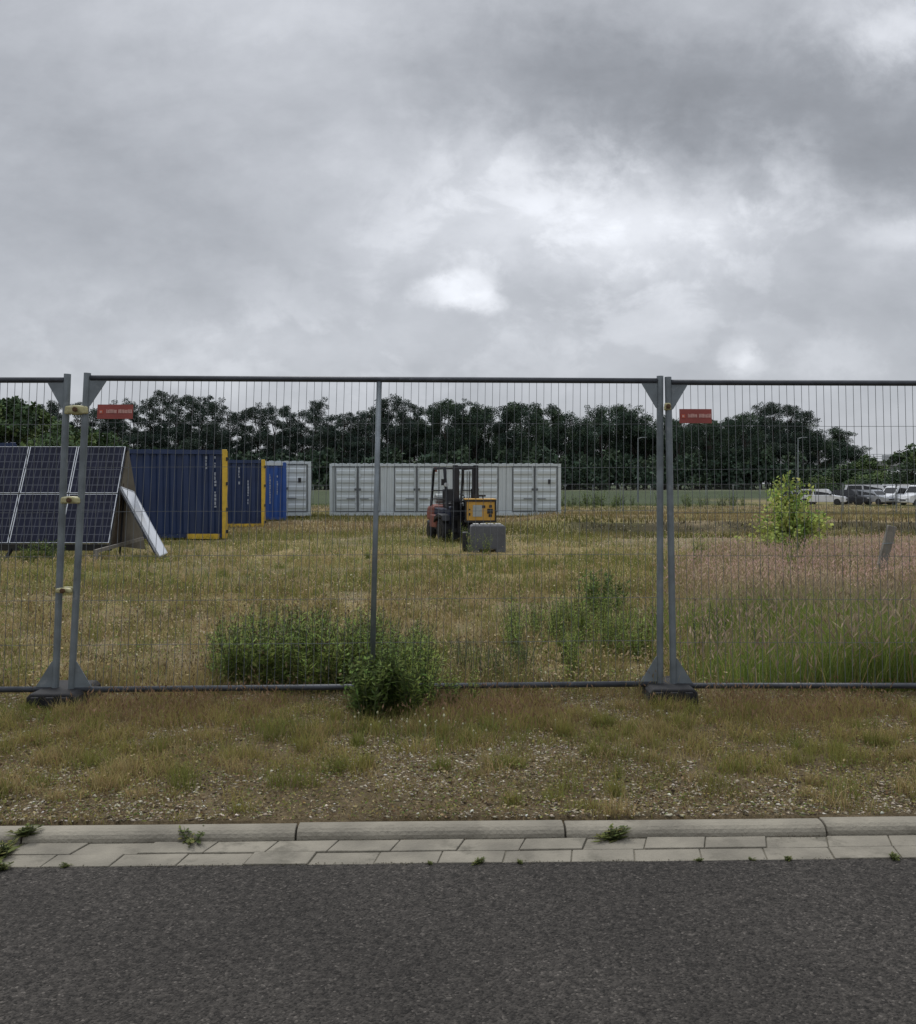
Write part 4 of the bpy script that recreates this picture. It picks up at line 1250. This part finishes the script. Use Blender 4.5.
W_thistle = [weed_proto(i + 1, .52) for i in range(4)]
W_broad = [weed_proto(i + 11, .42, broad=True, heads=False, lf=(.04, .085), stems=9, cols=((.13, .19, .05), (.105, .155, .045), (.17, .22, .06))) for i in range(3)]
W_low = [weed_proto(i + 21, .13, broad=True, heads=False, spread=.1, lf=(.025, .05), stems=12, cols=((.09, .115, .04), (.15, .16, .055))) for i in range(2)]
W_light = [weed_proto(i + 31, .55, heads=(i == 0), cols=((.24, .29, .07), (.19, .25, .06)), stems=8, lf=(.04, .09)) for i in range(3)]
W_dark = [weed_proto(i + 41, .5, heads=True, cols=((.14, .185, .06), (.11, .14, .05)), stems=7, lf=(.03, .07)) for i in range(2)]


def weed(protos_, name, label, group, x, y, s=1.0, cat='weed'):
    e = thing(name, label, cat, (x, y, gz1(x, y)), random.uniform(0, 6.28), group); e.scale = (s, s, s * random.uniform(.88, 1.1))
    for src in random.choice(protos_):
        o = src.copy(); COL.objects.link(o); o.parent = e


for i in range(96):
    t = random.random() ** .9; px = 216 + 216 * t; y = random.uniform(5.95, 7.0)
    s = .82 * (.74 + .36 * math.sin(math.pi * min(1, t * .9 + .14)))
    weed(W_thistle, 'thistle_plant', 'dark green thistle with brown seed heads in the big clump behind the middle fence panel', 'thistles of the big clump', XP(px, y), y, s * random.uniform(.85, 1.05))
for i in range(22):
    px = random.uniform(352, 480); y = random.uniform(5.25, 5.55)
    weed(W_broad if px < 410 or i % 3 == 0 else W_light, 'leafy_weed', 'leafy green weed in front of the bottom rail at the centre post', 'weeds before the centre post', XP(px, y), y, random.uniform(.55, .95) * (1 if px < 430 else .75))
for i in range(12):
    px = random.uniform(450, 528); y = random.uniform(6.1, 6.7)
    weed(W_dark, 'dark_weed', 'thin dark weed with seed heads right of the big thistle clump', 'dark weeds right of the clump', XP(px, y), y, random.uniform(.4, .72))
for i in range(78):
    px = random.gauss(588, 42); px = min(max(px, 512), 656); y = random.uniform(7.0, 9.2)
    weed(W_light if i % 3 else W_thistle, 'pale_weed', 'loose mid-green weed in the patch left of the close fence posts', 'weeds left of the close posts', XP(px, y), y, random.uniform(.4, .72))
for i in range(5):
    px = random.uniform(585, 622); y = random.uniform(9.4, 10.2)
    weed(W_broad, 'leafy_weed', 'leafy weed standing tallest at the back of the patch left of the close posts', 'tall leafy weeds at patch back', XP(px, y), y, random.uniform(.9, 1.25))
for i in range(3):
    y = random.uniform(6.2, 6.5)
    weed(W_light, 'pale_weed', 'small bright weed beside the rail between dark weeds and close posts', 'small bright weeds by the rail', XP(random.uniform(562, 575), y), y, random.uniform(.5, .7))
for i in range(9):
    px = random.uniform(690, 760); y = random.uniform(6.3, 7.6)
    weed(W_dark if i % 2 else W_light, 'dark_weed', 'stalky weed beside the close fence posts on their right', 'stalky weeds right of the close posts', XP(px, y), y, random.uniform(.5, .85))
for i in range(10):
    px = random.uniform(20, 60); y = random.uniform(18.6, 19.4)
    weed(W_broad, 'leafy_weed', 'green weed growing under the solar array', 'weeds under the solar array', XP(px, y), y, random.uniform(.7, 1.15))
for i in range(7):
    px = random.uniform(448, 515); y = random.uniform(21.3, 22.1) if px > 468 else random.uniform(24.5, 25.5)
    weed(W_light, 'pale_weed', 'green weed at the foot of the forklift and concrete block', 'weeds at the forklift', XP(px, y), y, random.uniform(.7, 1.1))
for i in range(10):
    px = random.uniform(690, 850); y = random.uniform(12, 20)
    weed(W_light, 'pale_weed', 'tall green weed poking out of the pinkish grass', 'weeds in the pinkish grass', XP(px, y), y, random.uniform(.9, 1.5))
# far weeds before the field
for i in range(26):
    px = random.uniform(560, 640) if i < 16 else random.uniform(655, 745); Y = random.uniform(80, 92); x = XP(px, Y)
    weed(W_broad, 'leafy_weed', 'low green weed along the near edge of the far field', 'weeds along the field edge', x, Y, random.uniform(2.0, 3.6))
# gutter tufts
gut = [(8, .24, 1.25, 'largest weed tuft, on the kerb at the left edge'), (30, .1, .8, 'yellowish weed on the kerb top near the left edge'), (4, .36, .6, 'small weed at the gutter edge bottom left'), (193, .125, 1.05, 'low weed tuft against the kerb left of centre'),
       (70, .34, .3, 'tiny weed in the gutter joint near the left end'), (430, .345, .22, 'tiny weed at the asphalt edge near the middle'), (478, .345, .4, 'weed tuft at the asphalt edge right of the middle'), (612, .125, 1.05, 'low weed tuft against the kerb right of centre'),
       (700, .345, .25, 'tiny weed at the asphalt edge below the close posts'), (792, .345, .3, 'small weed in the gutter joint toward the right'), (900, .34, .45, 'pale weed tuft in the gutter at the right edge'), (520, .345, .25, 'tiny second weed at the asphalt edge right of the middle'), (755, .345, .2, 'sprig at the asphalt edge between two small weeds at right')]
for px, dd, s, lab in gut:
    Y = 3.73 - dd; x = XP(px, Y); Y += KA * x
    e = thing('weed_tuft', lab, 'weed', (x, Y, ROADZ + (.0 if dd > .12 else .03)), random.uniform(0, 6), None); e.scale = (s * 1.35, s * .6, s * .36)
    for src in W_low[0 if px % 2 else 1]:
        o = src.copy(); COL.objects.link(o); o.parent = e


# ------------------------------------------------------------------ grasses
def zone(n, y0, y1, dens_pow=1.0, margin=1.0, xa=None, xb=None):
    y = y0 + (y1 - y0) * RNG.random(n) ** dens_pow
    hw = .52 * y + margin
    a = -hw if xa is None else np.full(n, xa); b_ = hw if xb is None else np.full(n, xb)
    a = np.maximum(a, -hw); b_ = np.minimum(b_, hw)
    x = a + (b_ - a) * RNG.random(n)
    return x, y


def grass(name, x, y, keep, H, W, lean, c0, c1, plume=None):
    x, y = x[keep], y[keep]; n = len(x)
    pick = lambda a: a[keep] if isinstance(a, np.ndarray) and len(a) == len(keep) else np.full(n, a) if np.isscalar(a) else a
    H, W, lean = pick(H), pick(W), pick(lean); c0, c1 = c0[keep], c1[keep]
    Pn = np.stack([x, y, gz(x, y) - .01], 1)
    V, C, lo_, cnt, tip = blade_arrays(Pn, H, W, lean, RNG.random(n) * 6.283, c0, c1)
    arr = [(V, C, lo_, cnt)]
    if plume is not None:
        pl, pw2, pcol, frac = plume
        k = np.where(RNG.random(n) < frac)[0]
        plv = pl * (1 + .07 * np.maximum(y[k] - 7, 0)); base = tip[k] - np.array([0, 0, 1.0]) * (plv * .4)[:, None]; U = unit(np.stack([RNG.normal(0, .55, len(k)), RNG.normal(0, .55, len(k)), np.ones(len(k))], 1))
        L_ = plv * RNG.uniform(.6, 1.3, len(k))
        for _ in range(2):
            arr.append(leaf_arrays(base, U, perp(U), L_, L_ * pw2, np.clip(pcol[None] * (1 + RNG.uniform(-.3, .3, (len(k), 1))), 0, 1)))
    V, C, lo_, cnt = join_arrays(arr)
    o = np_mesh(name, V, lo_, cnt, M['grass'], C); tag(o, kind='stuff'); return o


def mixc(a, b_, t):
    t = np.asarray(t)[:, None]; return np.asarray(a)[None] * (1 - t) + np.asarray(b_)[None] * t


def cvar(c, v=.25, h=.08):
    return np.clip(c * (1 + RNG.uniform(-v, v, (len(c), 1))) * (1 + RNG.uniform(-h, h, (len(c), 3))), .003, 1)


gOLV = (.225, .225, .07); gSTR = (.45, .355, .17); gRED = (.26, .18, .1); gGRN = (.13, .19, .055); gYEL = (.36, .32, .105); gBRN = (.25, .185, .11)
# 1 verge: short tufts
x, y = zone(130000, 3.6, 5.7, .9, .4)
p = fbm(x, y, .6, 1); p2 = vnoise(x, y, .13, 4); yy = y - kerb_y(x)
keep = (RNG.random(len(x)) < (sstep(.34, .68, p * .5 + p2 * .5) * .82 + .18) * (.8 + .2 * sstep(.1, 1.3, yy))) & (yy > .02)
H = (.015 + .085 * sstep(.5, .9, p2) * RNG.random(len(x)) ** 1.5 + .035 * RNG.random(len(x))) * (.55 + .7 * sstep(0, 1.2, yy))
g_ = sstep(.45, .7, fbm(x, y, .8, 2)); c = mixc(gYEL, gOLV, g_); br = (RNG.random(len(x)) < .38); c[br] = np.array(gSTR)
br = RNG.random(len(x)) < .16; c[br] = np.array(gRED)
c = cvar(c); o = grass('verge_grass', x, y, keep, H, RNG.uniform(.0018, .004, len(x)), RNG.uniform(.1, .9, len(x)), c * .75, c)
o['label'] = 'short yellow-green and brown grass on the gravel verge'; o['category'] = 'grass'
nt_ = 250
cx_, cy_ = zone(nt_, 3.74, 5.5, .8, .3)
for k_, (fpx, fy) in enumerate(((40, 5.38), (60, 5.34), (84, 5.4), (75, 5.33), (650, 5.5), (668, 5.48), (690, 5.52), (676, 5.46))): cx_[k_], cy_[k_] = XP(fpx, fy), fy
k_t = RNG.integers(35, 120, nt_); idx = np.repeat(np.arange(nt_), k_t); n = len(idx)
rad_ = (RNG.uniform(.02, .075, nt_))[idx] * RNG.random(n) ** .6; az_ = RNG.random(n) * 6.283
x, y = cx_[idx] + rad_ * np.cos(az_) * 1.5, cy_[idx] + rad_ * np.sin(az_); keep = y - kerb_y(x) > .03
hh_ = RNG.uniform(.05, .14, nt_)[idx] * RNG.uniform(.5, 1.1, n); tint = RNG.random(nt_)[idx]
c = mixc(gYEL, (.2, .22, .06), tint); st_ = tint < .3; c[st_] = np.array(gSTR) * .95; c = cvar(c)
o = grass('verge_grass', x, y, keep, hh_, RNG.uniform(.002, .0042, n), RNG.uniform(.1, .8, n), c * .75, c)
o['label'] = 'scattered taller grass tufts on the gravel verge'; o['category'] = 'grass'
# 2 fine reddish dry grass along the fence line
x, y = zone(60000, 4.6, 5.75, 1, .4)
p = fbm(x, y, .7, 5)
ft = np.zeros(len(x), bool)
for fpx, fy in ((62, 5.6), (668, 5.75)): ft |= (np.abs(x - XP(fpx, fy)) < .19) & (y > 5.2)
keep = ~ft & (RNG.random(len(x)) < sstep(.4, .66, p) * np.exp(-((y - 5.35) / .33) ** 2))
c = mixc(gRED, gSTR, np.clip(RNG.random(len(x)) * .8, 0, 1)); gg = RNG.random(len(x)) < .3; c[gg] = np.array(gYEL)
c = cvar(c); o = grass('reddish_grass', x, y, keep, RNG.uniform(.04, .16, len(x)), RNG.uniform(.0012, .0026, len(x)), RNG.uniform(.05, .6, len(x)), c * .8, c, (.03, .25, np.array([.27, .18, .11]), .3))
o['label'] = 'thin reddish dry grass along the foot of the fence'; o['category'] = 'grass'


def right_mask(x, y):      # meadow of pinkish grass, right of the close posts
    return sstep(.0, 1.0, (x - (.225 * y + .1)) / (.08 * y) + (fbm(x, y, 2, 6) - .5) * 1.4) * (1 - sstep(19, 23.5, y + (fbm(x, y, 3, 2) - .5) * 6))


# 3 field near
x, y = zone(150000, 5.75, 13, 1.15, .8)
p = fbm(x, y, 1.3, 2); p2 = fbm(x, y, .45, 5); rm_ = right_mask(x, y)
p3 = vnoise(x, y, .22, 6)
keep = (RNG.random(len(x)) < (.1 + .9 * sstep(.4, .62, p2 * .6 + p3 * .4)) * (1 - rm_ * .85))
a = sstep(.36, .6, p); c = mixc(gSTR, gOLV, a); s_ = RNG.random(len(x)) < .25; c[s_] = np.array(gSTR); s_ = RNG.random(len(x)) < .13; c[s_] = np.array(gBRN)
c = cvar(c); H = RNG.uniform(.04, .2, len(x)) * (.45 + .6 * p + .5 * sstep(.5, .85, p3))
grass('field_grass', x, y, keep, H, RNG.uniform(.002, .0045, len(x)), RNG.uniform(.05, .7, len(x)), c * .8, c, (.03, .25, np.array([.2, .15, .09]), .2))
def cover(name, label, x, y, keep, zmax, L0, L1, cols, wts):
    x, y = x[keep], y[keep]; n = len(x)
    z = gz(x, y) + zmax * RNG.random(n) ** 1.6
    U = unit(np.stack([RNG.normal(size=n), RNG.normal(size=n), RNG.normal(0, .45, n)], 1)); S = unit(perp(U) * .6 + np.cross(U, np.array([0, 0, 1.0])))
    L_ = RNG.uniform(L0, L1, n) * (1 + .045 * np.maximum(y - 8, 0))
    c = np.array(cols)[RNG.choice(len(cols), n, p=wts)]
    V, C, lo_, cnt = leaf_arrays(np.stack([x, y, z], 1), U, S, L_, L_ * RNG.uniform(.3, .7, n), cvar(c, .3, .08))
    o = np_mesh(name, V, lo_, cnt, M['grass'], C); tag(o, label, 'ground cover', kind='stuff')


x, y = zone(95000, 3.6, 5.9, .95, .4); p = fbm(x, y, .35, 3)
keep = (RNG.random(len(x)) < .25 + .75 * sstep(.35, .6, p)) & (y - kerb_y(x) > .02)
cover('verge_leaves', 'low leaves, moss and dry litter between the verge pebbles', x, y, keep, .035, .006, .02, ((.2, .2, .065), (.4, .32, .18), (.14, .095, .055), (.3, .25, .1), (.13, .17, .055)), (.24, .16, .38, .1, .12))
x, y = zone(150000, 5.9, 34, 1.5, 1.0); p = fbm(x, y, 1.0, 3); rm_ = right_mask(x, y)
keep = (RNG.random(len(x)) < .2 + .8 * sstep(.35, .6, p)) & (RNG.random(len(x)) > rm_ * .8)
cover('field_leaves', 'low leaves and seed heads speckling the site grass', x, y, keep, .15, .012, .032, ((.25, .26, .08), (.48, .39, .21), (.18, .13, .07), (.58, .52, .36), (.15, .21, .065)), (.32, .26, .15, .1, .17))
nt_ = 900
cx_, cy_ = zone(nt_, 6.0, 21, 1.4, .5); k_t = RNG.integers(25, 90, nt_); idx = np.repeat(np.arange(nt_), k_t); n = len(idx)
rad_ = (RNG.uniform(.03, .14, nt_))[idx] * RNG.random(n) ** .6; az_ = RNG.random(n) * 6.283
x, y = cx_[idx] + rad_ * np.cos(az_) * 1.4, cy_[idx] + rad_ * np.sin(az_); keep = right_mask(x, y) < .5
hh_ = RNG.uniform(.08, .26, nt_)[idx] * RNG.uniform(.5, 1.1, n); tint = RNG.random(nt_)[idx]
c = mixc(gYEL, (.2, .25, .07), tint); st_ = tint < .4; c[st_] = np.array(gSTR); c = cvar(c)
grass('field_grass', x, y, keep, hh_, .0025 + .0004 * np.maximum(y - 7, 0), RNG.uniform(.1, .8, n), c * .8, c, (.04, .25, np.array([.5, .4, .25]), .25))
# 4 field middle
x, y = zone(170000, 12, 32, 1.1, 1.5)
p = fbm(x, y, 3.2, 2); p2 = fbm(x, y, .9, 5); rm_ = right_mask(x, y); bare = sstep(3.5, 6, x) * sstep(23, 27, y)
p3 = vnoise(x, y, .5, 6)
keep = (RNG.random(len(x)) < (.1 + .9 * sstep(.42, .62, p2 * .6 + p3 * .4)) * (1 - rm_ * .8) * (1 - bare * .8))
a = sstep(.32, .56, p); c = mixc(gSTR, gOLV, a); s_ = RNG.random(len(x)) < .15; c[s_] = np.array(gSTR); s_ = RNG.random(len(x)) < .2; c[s_] = np.array(gGRN)
c = cvar(c); H = RNG.uniform(.06, .22, len(x)) * (.6 + .9 * p)
grass('field_grass', x, y, keep, H, RNG.uniform(.006, .012, len(x)), RNG.uniform(.05, .7, len(x)), c * .85, c)
# 5 field far
x, y = zone(120000, 30, 92, 1.2, 3)
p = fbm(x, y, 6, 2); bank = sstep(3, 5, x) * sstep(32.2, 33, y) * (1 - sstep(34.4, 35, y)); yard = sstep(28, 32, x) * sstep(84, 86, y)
keep = (RNG.random(len(x)) < (.5 + .5 * p)) & ~((x > -12) & (x < 7) & (y > 46.3) & (y < 49.5)) & (RNG.random(len(x)) > yard * .9) & (RNG.random(len(x)) > bank * (.35 + .6 * sstep(.4, .6, fbm(x, y, 1.4, 6))))
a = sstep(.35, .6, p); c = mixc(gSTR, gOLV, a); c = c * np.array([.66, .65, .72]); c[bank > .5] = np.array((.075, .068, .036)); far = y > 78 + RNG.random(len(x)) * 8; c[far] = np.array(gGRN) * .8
c = cvar(c); H = RNG.uniform(.08, .26, len(x))
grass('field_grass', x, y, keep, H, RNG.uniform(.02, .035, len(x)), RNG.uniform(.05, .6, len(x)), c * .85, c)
# 6 pinkish meadow with plumes
x, y = zone(120000, 6.4, 24, 1.25, 1.0, xa=.6)
p = fbm(x, y, 1.6, 3); rm_ = right_mask(x, y); near = 1 - sstep(8.2, 10.6, y + (fbm(x, y, 1.4, 1) - .5) * 1.6 - .28 * (x - 1.5) * 0)
p3 = fbm(x, y, .7, 5); pq = fbm(x, y, .9, 2)
keep = (RNG.random(len(x)) < rm_ * (.2 + 1.1 * sstep(.38, .62, p * .5 + p3 * .5))) & (RNG.random(len(x)) > near * .72)
c = mixc((.4, .3, .19), (.2, .23, .07), np.clip(RNG.random(len(x)) * .6 + sstep(.4, .7, pq) * .7 - .1, 0, 1)); c = cvar(c)
H = RNG.uniform(.15, .5, len(x)) * (.55 + .6 * p3 + .2 * p)
wd_ = .0022 + .0004 * np.maximum(y - 8, 0)
pink = RNG.random(len(x)) < sstep(.3, .6, fbm(x, y, 1.2, 7)) * .75 + .15
for sel, pc in ((pink, (.6, .43, .37)), (~pink, (.56, .47, .32))):
    grass('pink_grass', x, y, keep & sel, H, wd_, RNG.uniform(.05, .5, len(x)), c * .85, c, (.034, .24, np.array(pc), .8))
# 7 tall green grass at right front
x, y = zone(56000, 5.95, 10.0, 1.1, .6, xa=1.2)
p = fbm(x, y, .8, 7); m_ = sstep(1.25, 2.0, x + (p - .5) * .8) * (1 - sstep(8.2, 10.0, y + (p - .5) * 1.5)); strong = sstep(1.9, 2.9, x)
keep = RNG.random(len(x)) < m_ * (.3 + .7 * strong) * (.35 + .65 * sstep(.35, .6, p))
c = mixc((.17, .25, .055), (.29, .36, .095), RNG.random(len(x))); s_ = RNG.random(len(x)) < .12; c[s_] = np.array(gSTR) * 1.1
c = cvar(c); H = RNG.uniform(.25, .6, len(x)) * (.6 + .35 * strong)
grass('tall_grass', x, y, keep, H, RNG.uniform(.003, .0065, len(x)), RNG.uniform(.1, .75, len(x)), c * .8, c, (.07, .16, np.array([.4, .32, .22]), .3))
# 8 clover and green patches in the verge below the centre post
x, y = zone(16000, 4.5, 5.3, 1, .2)
pxx = 458 + x / y * F
keep = (RNG.random(len(x)) < np.exp(-(((pxx - 450) / 75) ** 2)) * np.exp(-((y - 5.0) / .25) ** 2)) | ((RNG.random(len(x)) < .6 * np.exp(-(((pxx - 290) / 40) ** 2)) * np.exp(-((y - 4.98) / .2) ** 2))) | ((RNG.random(len(x)) < .7 * np.exp(-(((pxx - 60) / 40) ** 2)) * np.exp(-((y - 5.2) / .12) ** 2)))
c = cvar(mixc(gOLV, (.2, .235, .07), RNG.random(len(x)))); o = grass('clover_grass', x, y, keep, RNG.uniform(.04, .12, len(x)), RNG.uniform(.003, .007, len(x)), RNG.uniform(.1, .8, len(x)), c * .8, c)
m = MB()
for i in range(34):
    pxf = random.gauss(455, 55); yf = random.gauss(4.98, .13); xf = XP(pxf, yf); z = gz1(xf, yf) + random.uniform(.05, .1); r_ = random.uniform(.004, .0075)
    m.tube((xf, yf, z - .08), (xf, yf, z), .0012, n=3, cap=False); m.tube((xf, yf, z - r_), (xf, yf, z), r_ * .6, r_, n=6); m.tube((xf, yf, z), (xf, yf, z + r_), r_, r_ * .4, n=6)
tag(m.build('clover_flowers', mat('clover_white', (.36, .35, .22), .9), fix=False), 'small pale clover flowers in the verge below the centre post', 'flowers', kind='stuff')


# ------------------------------------------------------------------ gravel
def gravel(name, x, y, s, cols, z=None):
    n = len(x)
    oc = np.array([(1, 0, 0), (0, 1, 0), (-1, 0, 0), (0, -1, 0), (0, 0, .6), (0, 0, -.5)], float)
    q_ = rand_unit(n); a = RNG.random(n) * 6.28; ca, sa = np.cos(a), np.sin(a)
    sc = s[:, None, None] * RNG.uniform(.55, 1.2, (n, 6, 1))
    v = oc[None] * sc * np.stack([np.ones(n), RNG.uniform(.5, .95, n), RNG.uniform(.4, .8, n)], 1)[:, None, :]
    vx = v[..., 0] * ca[:, None] - v[..., 1] * sa[:, None]; vy = v[..., 0] * sa[:, None] + v[..., 1] * ca[:, None]
    vz = v[..., 2] + vx * RNG.normal(0, .2, n)[:, None]
    V = np.stack([vx + x[:, None], vy + y[:, None], vz + ((gz(x, y) if z is None else z) + s * .12)[:, None]], 2).reshape(-1, 3)
    f_ = np.array([(0, 1, 4), (1, 2, 4), (2, 3, 4), (3, 0, 4), (1, 0, 5), (2, 1, 5), (3, 2, 5), (0, 3, 5)])
    lo_ = (f_[None] + (np.arange(n) * 6)[:, None, None]).ravel()
    o = np_mesh(name, V, lo_, np.full(n * 8, 3), M['stone'], np.repeat(cols, 6, 0)); return tag(o, kind='stuff')


n = 60000
x, y = zone(n, 3.6, 5.9, .95, .5); p = fbm(x, y, .5, 6)
k = (RNG.random(n) < sstep(.25, .6, p)) & (y - kerb_y(x) > .03); x, y = x[k], y[k]; n = len(x)
t = RNG.random(n); cg = mixc((.17, .14, .09), (.52, .46, .36), t ** 1.1); w_ = RNG.random(n) < .05; cg[w_] = np.array((.62, .59, .52)); dk = RNG.random(n) < .22; cg[dk] = np.array((.08, .06, .04))
o = gravel('gravel', x, y, .004 + .013 * RNG.random(n) ** 2.2, cvar(cg, .2, .05)); tag(o, 'pale pebbles scattered over the verge', 'gravel')
n = 30000
x, y = zone(n, 5.9, 22, 1.3, .5); p = fbm(x, y, 1.6, 7); k = (RNG.random(n) < sstep(.48, .62, p)) & (right_mask(x, y) < .4); x, y = x[k], y[k]; n = len(x)
cg = mixc((.16, .13, .1), (.34, .3, .25), RNG.random(n)); o = gravel('gravel', x, y, .006 + .016 * RNG.random(n) ** 2, cvar(cg, .2, .05)); tag(o, 'stones showing in bare patches of the site', 'gravel')

# silt and grit gathered along the kerb foot and the asphalt edge
n = 5200
x = RNG.uniform(-3.2, 3.2, n); wv = .6 + .8 * fbm(x, x * 0, .5, 4); edge = RNG.random(n) < .62
y = 3.73 + KA * x - np.where(edge, .117 + np.abs(RNG.normal(0, .009, n)) * wv, .343 + RNG.normal(0, .007, n) * wv)
k = RNG.random(n) < .15 + .95 * sstep(.35, .65, fbm(x, x * 0 + 3, .35, 2)); x, y = x[k], y[k]; n = len(x)
cg = mixc((.055, .047, .03), (.16, .135, .095), RNG.random(n)); o = gravel('gutter_silt', x, y, .0012 + .0035 * RNG.random(n) ** 2.5, cvar(cg, .25, .05), z=np.full(n, ROADZ + .002))
tag(o, 'dark silt and grit along the kerb foot and road edge', 'silt')
